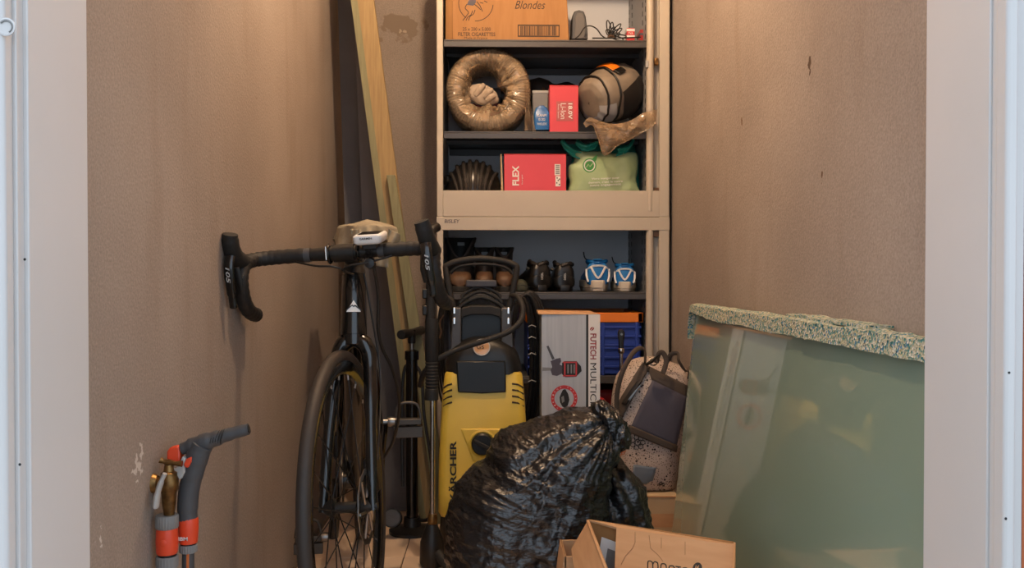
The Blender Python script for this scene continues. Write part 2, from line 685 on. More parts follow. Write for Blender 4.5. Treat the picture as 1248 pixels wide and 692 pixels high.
B().box(XL - 0.12, XR + 0.12, 0.985, YB + 0.12, ZC, ZC + 0.1).build('ceiling', 'ceiling', kind='structure', smooth=0)

fl = B().box(XL, XR, 1.0, YB, -0.05, -0.004).build('floor', 'grout', kind='structure', smooth=0)
T = 0.30
tile_i = 0
for ix in range(-2, 4):
    for iy in range(-6, 5):
        x0, x1 = -0.2626 + ix * T + 0.0016, -0.2626 + (ix + 1) * T - 0.0016
        y0, y1 = 2.72 + iy * T + 0.0016, 2.72 + (iy + 1) * T - 0.0016
        x0, x1, y0, y1 = max(x0, XL + 0.002), min(x1, XR - 0.002), max(y0, 1.15), min(y1, YB - 0.002)
        if x1 - x0 < 0.01 or y1 - y0 < 0.01:
            continue
        dz = RND.uniform(-0.0004, 0)
        B().box(x0, x1, y0, y1, -0.005, dz).build('tile', 'tile', fl, bevel=0.0012, seg=1)

# doorway: front wall, jambs, casings
wf = B()
wf.box(-2.4, -0.60, 0.985, YF, -0.05, 2.6)
wf.box(0.578, 2.4, 0.985, YF, -0.05, 2.6)
wf.box(-0.60, 0.578, 0.985, YF, 2.13, 2.6)
wf.build('wall_front', 'facade', kind='structure', smooth=0)
jl = B().box(-0.60, -0.499, 1.0, 1.145, 0, 2.13)
jl.box(-0.60, -0.5035, 0.985, 1.0, 0, 2.13)
jl.build('trim_1', 'white_frame', kind='structure', bevel=0.0015)
cl = B().box(-0.66, -0.5065, 0.966, 0.985, 0, 2.2).build('trim_2', 'white_frame', kind='structure', bevel=0.004, seg=3)
jr = B().box(0.545, 0.578, 0.997, 1.145, 0, 2.13)
jr.box(0.5475, 0.578, 0.985, 0.997, 0, 2.13)
jr.build('trim_3', 'white_frame', kind='structure', bevel=0.0015)
cr_ = B().box(0.5445, 0.5575, 0.962, 0.985, 0, 2.2).build('trim_4', 'white_frame', kind='structure', bevel=0.004, seg=3)
B().box(-0.60, 0.578, 0.985, 1.145, 2.05, 2.13).build('trim_5', 'white_frame', kind='structure', bevel=0.0015)
# screw plug on the left casing
pl = W(8, 33, 0.966)
sp = B()
sp.lathe([(0.0095, 0), (0.0095, 0.0012), (0.0078, 0.0016), (0.007, 0.0008), (0, 0.0008)], pl, (0, -1, 0), 24)
sp.build('screw_plug', 'white_frame', cl)
ring = B()
ring.tube([pl + Vector((0.0062 * math.cos(a), -0.0014, 0.0062 * math.sin(a))) for a in [math.radians(q) for q in range(-60, 150, 12)]], 0.0007, 5)
ring.build('screw_slot', 'mid_grey', cl)
# chips in the paint
for i, (px, py, Y, par, X) in enumerate([(30, 316, 0.99, 0, 0), (24, 566, 0.966, 0, 0), (1230, 454, 0.962, 1, 0), (1226, 632, 0.962, 1, 0)]):
    p = W(px, py, Y)
    B().lathe([(0.0016, 0), (0.0012, 0.0006), (0, 0.0007)], p + Vector((0, 0.0002, 0)), (0, -1, 0.1), 7).build(
        'paint_chip', 'black', cl if par == 0 else cr_)
# ground outside
B().box(-4, 4, -5, 0.985, -0.12, -0.02).build('ground', 'paving', kind='structure', smooth=0)
B().box(XL, XR, 0.985, 1.15, -0.05, 0.0).build('trim_6', 'paving', kind='structure', smooth=0)

# ceiling lamp (above the frame): the warm light of the room
lamp = thing('ceiling_lamp', 'bare bulb in a white holder on the ceiling', 'lamp', (LAMP[0], LAMP[1], ZC))
B().lathe([(0.05, 0), (0.048, -0.02), (0.026, -0.035), (0.022, -0.09), (0.02, -0.1), (0, -0.1)], (LAMP[0], LAMP[1], ZC)).build(
    'holder', 'white', lamp)
M['bulb'] = mat('bulb', (255, 226, 190), 0.3, emit=((1.0, 0.72, 0.47), LAMP_STRENGTH))
bz = LAMP[2]
B().lathe([(0.012, 0.052), (0.014, 0.04), (0.026, 0.02), (0.03, 0), (0.026, -0.016), (0.015, -0.027), (0, -0.03)],
          (LAMP[0], LAMP[1], bz)).build('glass_bulb', 'bulb', lamp)


# ------------------------------------------------------------------ metal cabinets
CX0, CX1 = W(532, 300, 3.15).x, W(816, 300, 3.15).x
CY0, CY1 = 3.15, 3.62
ZJ = W(600, 264, 3.15).z
OPL, OPR = W(540, 300, 3.15).x, W(788, 300, 3.15).x
PR0, PR1 = W(797, 300, 3.15).x, W(803.5, 300, 3.15).x


def shelf(parent, z, name='shelf', drop=0.025):
    s = B()
    s.box(OPL + 0.002, OPR + 0.004, CY0 + 0.02, CY1 - 0.012, z - 0.006, z)
    s.box(OPL + 0.002, OPR + 0.004, CY0 + 0.02, CY0 + 0.028, z - drop, z - 0.006)
    s.box(OPL + 0.002, OPR + 0.004, CY1 - 0.03, CY1 - 0.016, z - 0.03, z - 0.006)
    s.box(OPL + 0.002, OPR + 0.004, CY0 + 0.2, CY0 + 0.212, z - 0.02, z - 0.006)
    return s.build(name, 'shelf_metal', parent, bevel=0.0015)


def cabinet(label, z0, z1, lower):
    t = thing('tambour_cabinet', label, 'cabinet', ((CX0 + CX1) / 2, (CY0 + CY1) / 2, z0), 'stacked metal cabinets')
    b = B()
    b.box(CX0, CX0 + 0.004, CY0, CY1, z0, z1)
    b.box(CX0, OPL, CY0, CY0 + 0.02, z0, z1)
    b.build('side_panel', 'beige_metal', t, bevel=0.0015)
    b = B()
    b.box(CX1 - 0.004, CX1, CY0, CY1, z0, z1)
    b.box(PR1, CX1, CY0, CY0 + 0.02, z0, z1)
    b.build('side_panel', 'beige_metal', t, bevel=0.0015)
    B().box(OPL - 0.006, OPR + 0.006, CY1 - 0.012, CY1 - 0.006, z0, z1).build('back_panel', 'back_panel', t, smooth=0)
    lin = B().box(OPL - 0.006, OPL - 0.003, CY0 + 0.015, CY1 - 0.012, z0, z1).build('inner_side', 'liner', t, smooth=0)
    rl = B().box(OPR + 0.005, OPR + 0.008, CY0 + 0.03, CY1 - 0.012, z0, z1).build('inner_side', 'liner', t, smooth=0)
    sl = B()
    z = z0 + 0.08
    while z < z1 - 0.05:
        for yy in (CY0 + 0.06, CY0 + 0.12, CY1 - 0.10, CY1 - 0.03):
            sl.box(OPR + 0.0035, OPR + 0.0052, yy - 0.003, yy + 0.003, z, z + 0.018)
        z += 0.032
    sl.build('shelf_slots', 'black', rl, smooth=0, kind='stuff')
    # rolled-back shutter: its leading edge and the dark guide behind it
    tb = B()
    tb.tube([((OPR + PR0) / 2, CY0 + 0.011, z0 + 0.02), ((OPR + PR0) / 2, CY0 + 0.011, z1 - 0.02)], (PR0 - OPR) / 2, 12)
    tb.build('shutter_edge', 'beige_metal', t)
    B().box(PR0 - 0.002, PR1 + 0.002, CY0 + 0.030, CY0 + 0.036, z0, z1).build('shutter_guide', 'beige_metal', t, smooth=0)
    for q in range(2):
        zz = z0 + 0.012 if q == 0 else z1 - 0.03
    if lower:
        B().box(CX0, CX1, CY0 - 0.001, CY0 + 0.025, W(600, 280.5, 3.15).z, z1 - 0.0012).build('top_rail', 'beige_metal', t, bevel=0.0015)
        B().box(CX0, CX1, CY0, CY1, z1 - 0.006, z1 - 0.002).build('top_panel', 'beige_metal', t, smooth=0)
        B().box(OPL, PR1, CY0 + 0.004, CY0 + 0.02, z0, z0 + 0.07).build('plinth', 'beige_metal', t, bevel=0.0015)
        B().box(OPL, OPR, CY0 + 0.02, CY1 - 0.012, z0 + 0.05, z0 + 0.06).build('bottom_panel', 'shelf_metal', t, smooth=0)
        shelf(t, W(600, 356, 3.17).z)
        shelf(t, 0.484)
        w = W(551, 269.5, CY0 - 0.002)
        text('BISLEY', 0.052, 0.0125, 'slate', t, face_m((w.x, CY0 - 0.0012, w.z)), bold=0.012, shear=0.1)
        B().box(PR0, PR1, CY0 + 0.006, CY0 + 0.0105, W(600, 288, 3.15).z, W(600, 281, 3.15).z).build('guide_stop', 'brown_leather', t, smooth=0)
    else:
        B().box(OPL, PR1 + 0.001, CY0 + 0.0005, CY0 + 0.03, z0, W(600, 232, 3.15).z).build('bottom_rail', 'beige_metal', t, bevel=0.0015)
        B().box(CX0, CX1, CY0, CY1, z1 - 0.006, z1).build('top_panel', 'beige_metal', t, smooth=0)
        B().box(CX0, CX1, CY0, CY0 + 0.02, z1 - 0.03, z1 - 0.006).build('top_rail', 'beige_metal', t, smooth=0)
        B().box(OPL, OPR, CY0 + 0.03, CY1 - 0.012, z0 + 0.02, z0 + 0.03).build('bottom_panel', 'shelf_metal', t, smooth=0)
        shelf(t, W(600, 48, 3.17).z, drop=0.026)
        shelf(t, W(600, 160, 3.17).z)
        lk = B()
        p = W(800, 75, 3.15)
        lk.box(p.x - 0.007, p.x + 0.007, CY0 - 0.006, CY0 + 0.012, p.z - 0.012, p.z + 0.012)
        lk.build('lock', 'brass', t, bevel=0.003)
        p = W(789, 78, 3.15)
        B().box(p.x - 0.006, p.x + 0.003, CY0 - 0.003, CY0 + 0.004, p.z - 0.012, p.z + 0.012).build('catch_plate', 'light_grey', t, bevel=0.001)
        B().box(PR0, PR1, CY0 + 0.006, CY0 + 0.0105, W(600, 232, 3.15).z, W(600, 228, 3.15).z).build('guide_stop', 'brown_leather', t, smooth=0)
    return t


cab_lo = cabinet('beige metal cabinet with shoes inside, the lower of the stack, badge on its top rail', 0.0, ZJ, True)
cab_up = cabinet('beige metal cabinet holding boxes and a helmet, stacked on the other cabinet', ZJ, ZJ + 1.03, False)
S1 = W(600, 48, 3.17).z
S2 = W(600, 160, 3.17).z
SU = ZJ + 0.03
S3 = W(600, 356, 3.17).z
S4 = 0.484


def pxbox(b, x0, y0, x1, y1, Y, d, zmin=None):
    a, e = W(x0, y1, Y), W(x1, y0, Y)
    b.box(a.x, e.x, Y, Y + d, a.z if zmin is None else zmin, e.z)
    return b


# ------------------------------------------------------------------ top shelf
YT = 3.2
t = thing('cardboard_box', 'orange-brown cardboard carton printed Blondes with a barcode on the top shelf', 'box', (0.05, 3.36, S1))
a, e = W(551, 47, YT), W(694, 0, YT)
cb = B()
cb.hexa([(a.x, YT, S1), (W(694, 47, YT).x, YT, S1), (W(694, 47, YT).x, 3.52, S1), (a.x, 3.52, S1),
         (W(551, 0, YT).x, YT, S1 + 0.26), (W(689, 0, YT).x, YT, S1 + 0.26), (W(689, 0, YT).x, 3.52, S1 + 0.26), (a.x, 3.52, S1 + 0.26)])
cb.build('body', 'card_orange', t, bevel=0.003)
cb = B()
cb.hexa([(W(542.5, 47, YT).x, YT + 0.012, S1), (a.x + 0.001, YT + 0.002, S1), (a.x + 0.001, 3.5, S1), (W(544, 47, YT).x, 3.5, S1),
         (W(543, 47, YT).x, YT + 0.012, S1 + 0.25), (a.x + 0.001, YT + 0.002, S1 + 0.25), (a.x + 0.001, 3.5, S1 + 0.25), (W(543, 47, YT).x, 3.5, S1 + 0.25)])
cb.build('side_flap', 'card_orange', t, bevel=0.002)


def onface(px, py, Y, rot=0):
    p = W(px, py, Y)
    return face_m((p.x, Y, p.z), rot)


def pxw(n, Y):
    return n * Y / F


text('Blondes', pxw(37, YT), pxw(10, YT), 'brown_ink', t, onface(646, 6, YT), shear=0.35)
text('25 x 200 x 5.000', pxw(34, YT), pxw(4.2, YT), 'brown_ink', t, onface(581, 35.5, YT), bold=0.01)
text('FILTER CIGARETTES', pxw(45, YT), pxw(4.6, YT), 'brown_ink', t, onface(581, 41.8, YT), bold=0.015)
text('Made in France', pxw(28, YT), pxw(3.0, YT), 'brown_ink', t, onface(580, 46.3, YT))
bc = B()
for (x0, y0, x1, y1) in ((631, 30.2, 682, 31.4), (631, 43.6, 682, 44.8), (631, 30.2, 632.2, 44.8), (680.8, 30.2, 682, 44.8)):
    pxbox(bc, x0, y0, x1, y1, YT - 0.0007, 0.0007)
x = 634.0
while x < 677.5:
    w = RND.choice((0.5, 0.9, 1.4))
    pxbox(bc, x, 31.8, x + w, 43.2, YT - 0.0007, 0.0007)
    x += w + RND.choice((0.5, 0.8, 1.2))
bc.build('barcode', 'brown_ink', t, smooth=0)
# printed emblem: a dancing figure in an oval
em = B()


def stroke(b, pts, r, Y, flat=0.25):
    b.tube([W(x, y, Y) for x, y in pts], pxw(r, Y), 6, flat=flat, up=(0, 1, 0))


stroke(em, [(580 + 21 * math.cos(math.radians(q)), 4 + 21.5 * math.sin(math.radians(q))) for q in range(5, 100, 8)], 0.5, YT - 0.0004)
stroke(em, [(580 + 21 * math.cos(math.radians(q)), 4 + 21.5 * math.sin(math.radians(q))) for q in range(125, 215, 8)], 0.5, YT - 0.0004)
for pts in ([(569, 5), (567, 10), (571, 15), (568, 20), (564, 25)], [(579, 12), (577, 17), (573, 20), (571, 25)],
            [(576, 13), (574, 18), (570, 21), (568, 25)], [(581, 2), (585, 7), (588, 14)], [(578, 5), (583, 9), (586, 12)],
            [(590, 1), (594, 3)], [(585, 3), (589, 4)]):
    stroke(em, catmull([(x, y, 0) for x, y in pts], 4) and [(q.x, q.y) for q in catmull([(x, y, 0) for x, y in pts], 4)], 0.55, YT - 0.0004)
em.build('emblem_lines', 'brown_ink', t)
em = B()
q = [W(x, y, YT) for x, y in ((572, -2), (580, -2), (580, 3), (577, 7), (569, 6), (571, 1))]
em.prism([(p.x, p.z) for p in q], Matrix(((1, 0, 0, 0), (0, 0, -1, YT), (0, 1, 0, 0), (0, 0, 0, 1))), 0.0006)
em.build('emblem_dress', 'slate', t, smooth=0)

# charger
Yc = 3.24
t = thing('battery_charger', 'dark grey upright charger beside the orange-brown carton', 'charger', W(706, 47, Yc + 0.04) * 1)
p0 = [(696.5, 48), (698, 18), (700, 13.5), (706, 12), (711.5, 13.5), (714, 20), (716, 35), (716.5, 48)]
pp = [W(x, y, Yc) for x, y in p0]
b = B().prism([(p.x, p.z) for p in pp], Matrix(((1, 0, 0, 0), (0, 0, -1, Yc + 0.09), (0, 1, 0, 0), (0, 0, 0, 1))), 0.09)
b.build('body', 'grey_plastic', t, bevel=0.004)
p0 = [(700, 47.4), (701.5, 20), (704, 16), (710, 16.5), (712.5, 24), (713.5, 47.4)]
pp = [W(x, y, Yc) for x, y in p0]
B().prism([(p.x, p.z) for p in pp], Matrix(((1, 0, 0, 0), (0, 0, -1, Yc), (0, 1, 0, 0), (0, 0, 0, 1))), 0.003).build(
    'front_cover', mat('charger_grey', (92, 88, 86), 0.5), t, bevel=0.0015)
cb = B()
cb.tube(catmull([W(701, 47, 3.215), W(706, 43, 3.212), W(712, 34, 3.212), W(719, 31.5, 3.215), W(727, 35, 3.22), W(733, 43, 3.225), W(739, 47, 3.225)], 8), 0.0022, 8)
cb.build('cord', 'black', t)
# cable bundle
t = thing('cable_bundle', 'black cable bundle tied in loops on the top shelf beside the charger', 'cable', W(745, 47, 3.25))
b = B()
for k in range(9):
    ang = math.radians(-18 + 17 * k)
    L = pxw(16 + 4 * math.sin(k * 2.1), 3.25)
    c0 = W(744, 44, 3.24 + 0.004 * (k % 3))
    d = Vector((math.cos(ang), 0.15 * (k % 3 - 1), math.sin(ang)))
    if ang > 1.9:
        L *= 0.75
    side = Vector((-d.z, 0.3, d.x)).normalized()
    pts = [c0 + d * (L * (0.5 - 0.5 * math.cos(q))) + side * (0.007 * math.sin(q)) for q in [2 * PI * i / 18 for i in range(18)]]
    for p in pts:
        p.z = max(p.z, S1 + 0.0025)
    b.tube(pts, 0.0022, 7, closed=True)
b.build('loops', 'black', t)
b = B()
b.tube([W(741, 46, 3.225), W(743, 44, 3.222), W(746, 44, 3.222), W(748, 46, 3.225)], 0.005, 8)
b.build('tie', 'brown_leather', t)
b = B().tube([W(722, 46.4, 3.23), W(740, 46.6, 3.215), W(760, 46.2, 3.215), W(781, 45.3, 3.225)], 0.0024, 8)
b.build('lead', 'black', t)
# small red and white packs
t = thing('small_pack', 'small red and white packet behind the cable loops', 'packet', W(769, 47, 3.27))
pxbox(B(), 764, 34, 773.5, 47.5, 3.27, 0.05, S1).build('carton', 'red', t, bevel=0.001)
pxbox(B(), 763.8, 35, 773.7, 38, 3.2695, 0.051).build('white_band', 'white', t, smooth=0)
pxbox(B(), 763.8, 43, 773.7, 46, 3.2695, 0.051).build('white_band', 'white', t, smooth=0)
text('TVA', pxw(6, 3.27), pxw(3, 3.27), 'white_ink', t, onface(768.5, 40.6, 3.2695))
t = thing('small_pack', 'small dark red packet at the side panel of the top shelf', 'packet', W(783, 47, 3.26))
pxbox(B(), 780, 36, 786, 47.5, 3.26, 0.07, S1).build('carton', 'dark_red', t, bevel=0.001)
pxbox(B(), 779.9, 40, 786.1, 43, 3.2595, 0.071).build('band', 'slate', t, smooth=0)

# ------------------------------------------------------------------ second shelf
# coil of flexible duct in clear plastic
t = thing('duct_coil', 'coil of flexible silver hose wrapped in crinkled clear plastic', 'hose coil', (W(595, 158, 3.3).x, 3.3, S2))
cc = W(595, 108.5, 3.22)
RO = pxw(52, 3.22)
M['duct'] = mat('duct', (178, 166, 150), 0.35, 0.35)
b = B()
nseg = 150
for k in range(4):
    cy = 3.255 + 0.06 * k
    pts, rs = [], []
    cz = max(cc.z, S2 + RO + 0.001)
    for i in range(nseg):
        a_ = 2 * PI * i / nseg
        pts.append(Vector((cc.x + (RO - 0.032) * math.cos(a_), cy, cz + (RO - 0.032) * math.sin(a_))))
        rs.append(0.0305 if i % 2 else 0.0275)
    b.tube(pts, rs, 12, closed=True, up=(0, 1, 0))
b.build('flexible_hose', 'duct', t)
wr_ = B()


def wrap(u, v):
    a_ = 2 * PI * u
    prof = [(0.44, 0.10), (0.40, 0.03), (0.46, -0.012), (0.62, -0.036), (0.8, -0.042), (0.93, -0.026), (1.0, 0.0), (1.015, 0.05), (1.0, 0.17)]
    x = v * (len(prof) - 1)
    i = min(int(x), len(prof) - 2)
    f_ = x - i
    r = RO * (prof[i][0] * (1 - f_) + prof[i + 1][0] * f_)
    y = prof[i][1] * (1 - f_) + prof[i + 1][1] * f_
    n_ = ridged(Vector((math.cos(a_) * 3.4 + 2 * v, math.sin(a_) * 3.4, v * 1.2 + 5)), 4) - 0.5
    n2 = noise.noise(Vector((math.cos(a_) * 1.3, math.sin(a_) * 1.3, v * 2)))
    amp = 1.0 if v < 0.62 else 0.15
    r += amp * (0.010 * n_ + 0.022 * n2 * (1 - v))
    if v < 0.3:
        r *= 1 + 0.22 * math.cos(3 * a_ + 0.8) * (1 - v / 0.3) - 0.12 * math.sin(2 * a_)
    y += amp * 0.012 * n_
    r = min(r, RO * 1.02)
    z = cz + r * math.sin(a_)
    return Vector((cc.x + r * math.cos(a_), 3.236 + y, max(z, S2 + 0.001)))


wr_.grid(wrap, 150, 56, wrap=True)
wr_.build('plastic_wrap', 'film', t, smooth=50)
tl = B()


def tailf(u, v):
    x = 641 + 5 * v + (u - 0.5) * (6 + 7 * v) + 1.2 * math.sin(9 * u + 4 * v)
    y = 98 + 61 * v
    p = W(x, y, 3.205 + 0.012 * math.sin(13 * u + 2 * v))
    p.z = max(p.z, S2 + 0.001)
    return p


tl.grid(tailf, 14, 20)
tl.build('wrap_tail', 'film', t, smooth=60)

# things standing behind / inside the coil
t = thing('work_glove', 'beige cloth work glove bunched inside the hose coil', 'glove', W(588, 128, 3.3))
gl = blob([(570, 110), (582, 103), (594, 106), (604, 114), (606, 124), (592, 128), (578, 124)], (588, 116), 3.275, 0.02, 0.06, 40, 20,
          lambda p, u, v: 0.005 * ridged(p * 30, 3))
gl.build('palm', 'grey_cloth', t)
for (x0, y0, x1, y1) in ((590, 118, 600, 109), (594, 122, 603, 116), (580, 116, 590, 103)):
    B().tube([W(x0, y0, 3.26), W((x0 + x1) / 2, (y0 + y1) / 2 - 1, 3.25), W(x1, y1, 3.255)], [0.011, 0.012, 0.008], 10).build('finger', 'grey_cloth', t)
B().tube([W(573, 121, 3.256), W(582, 127, 3.248), W(592, 130, 3.25)], 0.0014, 6).build('hem', 'black', t)
t = thing('spray_can', 'grey cylinder lying behind the hose coil', 'can', W(597, 98, 3.5))
B().lathe([(0, 0), (0.03, 0), (0.032, 0.004), (0.032, 0.09), (0.028, 0.096), (0, 0.096)], (W(580, 98, 3.48).x, 3.54, S2 + 0.19), (1, 0, 0), 20).build('body', 'mid_grey', t)
B().lathe([(0.033, 0.094), (0.033, 0.11), (0.028, 0.116), (0, 0.116)], (W(580, 98, 3.48).x, 3.54, S2 + 0.19), (1, 0, 0), 20).build('cap', 'black', t)
B().box(W(572, 98, 3.5).x, W(612, 98, 3.5).x, 3.5, 3.59, S2 + 0.0, S2 + 0.157).build('support_box', 'dark_red', t, bevel=0.002)

# blue bottle with label
t = thing('detergent_pouch', 'blue packet with white lettering beside the red battery box', 'packet', W(660, 158, 3.24))
b = B()
pr = []
for py, hw in ((159, 9), (150, 9.5), (138, 9), (132, 7), (129, 3)):
    c0 = W(660, py, 3.25)
    pr.append(rrect(c0.x, 3.25, pxw(hw, 3.25), 0.02 if py > 133 else 0.008, 0.006, max(c0.z, S2)))
b.loft(pr)
b.build('body', 'blue', t)
for s_, y_, w_ in (('KANPI', 140.5, 11), ('IS 202', 145.5, 8), ('WHOLEDIS', 151, 12)):
    text(s_, pxw(w_, 3.23), pxw(3.0, 3.23), 'white_ink', t, onface(660.5, y_, 3.2299))
# dark tool roll behind
t = thing('tool_pouch', 'black tool pouch lying behind the red battery box', 'pouch', W(675, 158, 3.45))
bl = blob([(644, 99), (658, 96), (668, 99), (676, 104), (690, 101), (700, 104), (706, 112), (700, 130), (690, 159), (655, 159), (648, 140), (644, 118)],
          (674, 128), 3.45, 0.05, 0.06, 60, 24, lambda p, u, v: 0.006 * ridged(p * 18, 3), floor=S2)
bl.build('body', 'black_fabric', t)
B().tube(catmull([W(662, 107, 3.39), W(665, 118, 3.37), W(663, 130, 3.37), W(667, 141, 3.38)], 6), 0.006, 8, flat=0.4).build('strap', 'brown_leather', t)
t = thing('storage_tin', 'grey metal tin standing behind the blue packet', 'tin', W(656, 158, 3.33))
B().box(W(649, 158, 3.31).x, W(668, 158, 3.31).x, 3.31, 3.36, S2, W(656, 112, 3.31).z).build('body', 'mid_grey', t, bevel=0.004)
B().box(W(648.5, 158, 3.309).x, W(668.5, 158, 3.309).x, 3.3085, 3.3615, W(656, 114, 3.31).z, W(656, 110, 3.31).z).build('lid', 'light_grey', t, bevel=0.003)

# red Li-ion box
t = thing('battery_box', 'tall red box printed 18.0V Li-Ion on the second shelf', 'box', W(687, 159, 3.24))
b = B()
zt = W(687, 104, 3.19).z
b.box(W(670, 100, 3.19).x, W(705, 100, 3.19).x, 3.192, 3.27, S2, zt)
b.build('carton', 'red_box', t, bevel=0.0015)
b = B().box(W(670, 100, 3.19).x - 0.0004, W(705, 100, 3.19).x + 0.0004, 3.1916, 3.2704, zt - 0.004, zt + 0.0006)
b.build('lid', 'red', t, bevel=0.001)
M['label_grey'] = mat('label_grey', (176, 84, 84), 0.5)
b = pxbox(B(), 678, 123.5, 699, 147.5, 3.1914, 0.0006)
b.build('label_panel', 'label_grey', t, smooth=0)
text('18.0V', pxw(19, 3.19), pxw(5, 3.19), 'white_ink', t, onface(695, 135.5, 3.1913, -PI / 2), bold=0.02)
text('Li-Ion', pxw(19, 3.19), pxw(6.5, 3.19), 'white_ink', t, onface(686.5, 135.5, 3.1913, -PI / 2))
text('Power System', pxw(17, 3.19), pxw(2.2, 3.19), 'white_ink', t, onface(680.5, 135.5, 3.1913, -PI / 2))

# sleeping bag in stuff sack
t = thing('stuff_sack', 'grey and black stuff sack with orange loop and black straps', 'bag', W(748, 150, 3.3))
A0, A1 = W(718, 126, 3.225), W(768, 104, 3.33)
A0.z = max(A0.z, S2 + 0.09)
A1.z = max(A1.z, S2 + 0.12)
ax = (A1 - A0)
prof = [(0.0, 0.004), (0.005, 0.05), (0.05, 0.072), (0.2, 0.088), (0.45, 0.098), (0.7, 0.098), (0.9, 0.088), (1.0, 0.06), (1.03, 0.01)]


def sackp(u, v, grow=0.0):
    x = v * (len(prof) - 1)
    i = min(int(x), len(prof) - 2)
    f_ = x - i
    tt = prof[i][0] * (1 - f_) + prof[i + 1][0] * f_
    r = prof[i][1] * (1 - f_) + prof[i + 1][1] * f_
    d = ax.normalized()
    up_ = (Vector((0, 0, 1)) - d * d.z).normalized()
    sd = d.cross(up_)
    a_ = 2 * PI * u
    p = A0 + ax * tt
    n_ = ridged(Vector((math.cos(a_) * 1.6, math.sin(a_) * 1.6, tt * 1.6)), 3) - 0.6
    r += 0.007 * n_ + grow
    q = p + up_ * (math.sin(a_) * r) + sd * (math.cos(a_) * r)
    q.z = max(q.z, S2 + 0.0015)
    return q


B().grid(lambda u, v: sackp(u, v), 56, 46, wrap=True).build('sack', 'taupe_fabric', t, smooth=60)
B().grid(lambda u, v: sackp(0.10 - u * 0.50 - 0.10 * (1 - v), 0.46 + 0.52 * v, 0.0035), 34, 24).build('black_panel', 'black_fabric', t, smooth=60)
B().grid(lambda u, v: sackp(-0.05 - u * 0.36, 0.12 + 0.27 * v, 0.003), 34, 14).build('silver_panel', 'silver_fabric', t, smooth=60)
B().grid(lambda u, v: sackp(0.27 - 0.13 * v, 0.50 + 0.09 * u, 0.007), 6, 20).build('orange_loop', 'crate_orange', t, solid=0.002)
B().grid(lambda u, v: sackp(0.14 - 0.04 * v, 0.50 + 0.09 * u, 0.0085), 6, 8).build('loop_end', 'black', t, solid=0.002)
for vv in (0.30, 0.44):
    b = B().tube([sackp(i / 60, vv + 0.05 * math.sin(2 * PI * i / 60), 0.004) for i in range(60)], 0.004, 6, closed=True)
    b.build('compression_strap', 'black', t)
B().tube([sackp(0.42 + 0.16 * i / 12, 0.2 + 0.26 * i / 12, 0.006) for i in range(13)], 0.004, 6).build('compression_strap', 'black', t)
B().grid(lambda u, v: sackp(-0.25 - 0.05 * u, 0.38 + 0.07 * v, 0.009), 5, 5).build('buckle', 'light_grey', t, solid=0.003)

# clear plastic bag hanging over the shelf edge
t = thing('plastic_bag', 'crumpled clear plastic bag hanging over the shelf edge below the stuff sack', 'plastic bag', W(750, 160, 3.15))
top = catmull([(711, 150, 0), (718, 143, 0), (730, 147, 0), (748, 151, 0), (768, 147, 0), (783, 138, 0), (801, 133, 0)], 8)
bot = catmull([(714, 155, 0), (722, 152, 0), (729, 168, 0), (737, 189, 0), (754, 176, 0), (776, 166, 0), (799, 150, 0)], 8)


def pb_(u, v, side):
    x = u * (len(top) - 1)
    i = min(int(x), len(top) - 2)
    f_ = x - i
    a_ = top[i].lerp(top[i + 1], f_)
    c_ = bot[i].lerp(bot[i + 1], f_)
    q = a_.lerp(c_, v)
    n_ = ridged(Vector((q.x * 0.07, q.y * 0.07, side)), 4) - 0.5
    bulge = math.sin(PI * v) * math.sin(PI * u)
    Y = 3.150 - 0.012 - side * (0.010 + 0.020 * bulge + 0.014 * n_)
    return W(q.x + 1.5 * n_, q.y + 1.5 * n_ * v, Y)


B().grid(lambda u, v: pb_(u, v, 1), 60, 26).build('front_film', 'film_thin', t, smooth=50)
B().grid(lambda u, v: pb_(u, v, 0.15), 60, 26).build('back_film', 'film_thin', t, smooth=50)
hem = [pb_(i / 59, 1.0, 0.6) for i in range(60)]
B().tube(hem, 0.0018, 6).build('hem', 'film', t)

# ------------------------------------------------------------------ third compartment
# helmet
t = thing('cycling_helmet', 'black vented cycling helmet in the upper cabinet', 'helmet', (W(577, 225, 3.3).x, 3.3, SU))
hc = Vector((W(577, 230, 3.28).x, 3.29, W(577, 232, 3.28).z - 0.03))
hx, hy, hz = pxw(35, 3.28), 0.11, W(577, 196, 3.28).z - hc.z


def helm(a_, e_, g=1.0):
    """a_ across (-1..1 left-right), e_ front to back angle 0..pi"""
    cx_ = a_
    z_ = math.sin(e_) * math.sqrt(max(0, 1 - cx_ * cx_))
    y_ = -math.cos(e_) * math.sqrt(max(0, 1 - cx_ * cx_))
    z_ = (abs(z_) ** 0.8)
    return hc + Vector((cx_ * hx * g, y_ * hy * g, z_ * hz * g))


b = B().grid(lambda u, v: helm(-0.98 + 1.96 * u, 0.02 + (PI - 0.04) * v, 0.985), 30, 24)
b.build('shell', mat('helmet_black', (24, 22, 21), 0.32), t, smooth=60)
for i in range(8):
    aa = -0.8 + 1.6 * i / 7
    pts = [helm(aa * (0.62 + 0.38 * math.sin(e_) if True else 1), e_) for e_ in [0.03 + (PI - 0.06) * k / 22 for k in range(23)]]
    B().tube(pts, [0.0045 + 0.003 * math.sin(PI * k / 22) for k in range(23)], 8).build('rib', mat('helmet_rib', (48, 44, 42), 0.35), t)
B().tube([hc + Vector((hx * 0.97 * math.cos(q), hy * 0.97 * math.sin(q), 0.006)) for q in [2 * PI * k / 40 for k in range(40)]], 0.009, 8, closed=True).build('rim', 'black_gloss', t)
B().tube([hc + Vector((hx * 0.95 * math.cos(q), hy * 0.95 * math.sin(q), -0.028)) for q in [2 * PI * k / 40 for k in range(40)]], 0.014, 8, closed=True).build('headband', 'black_rubber', t)
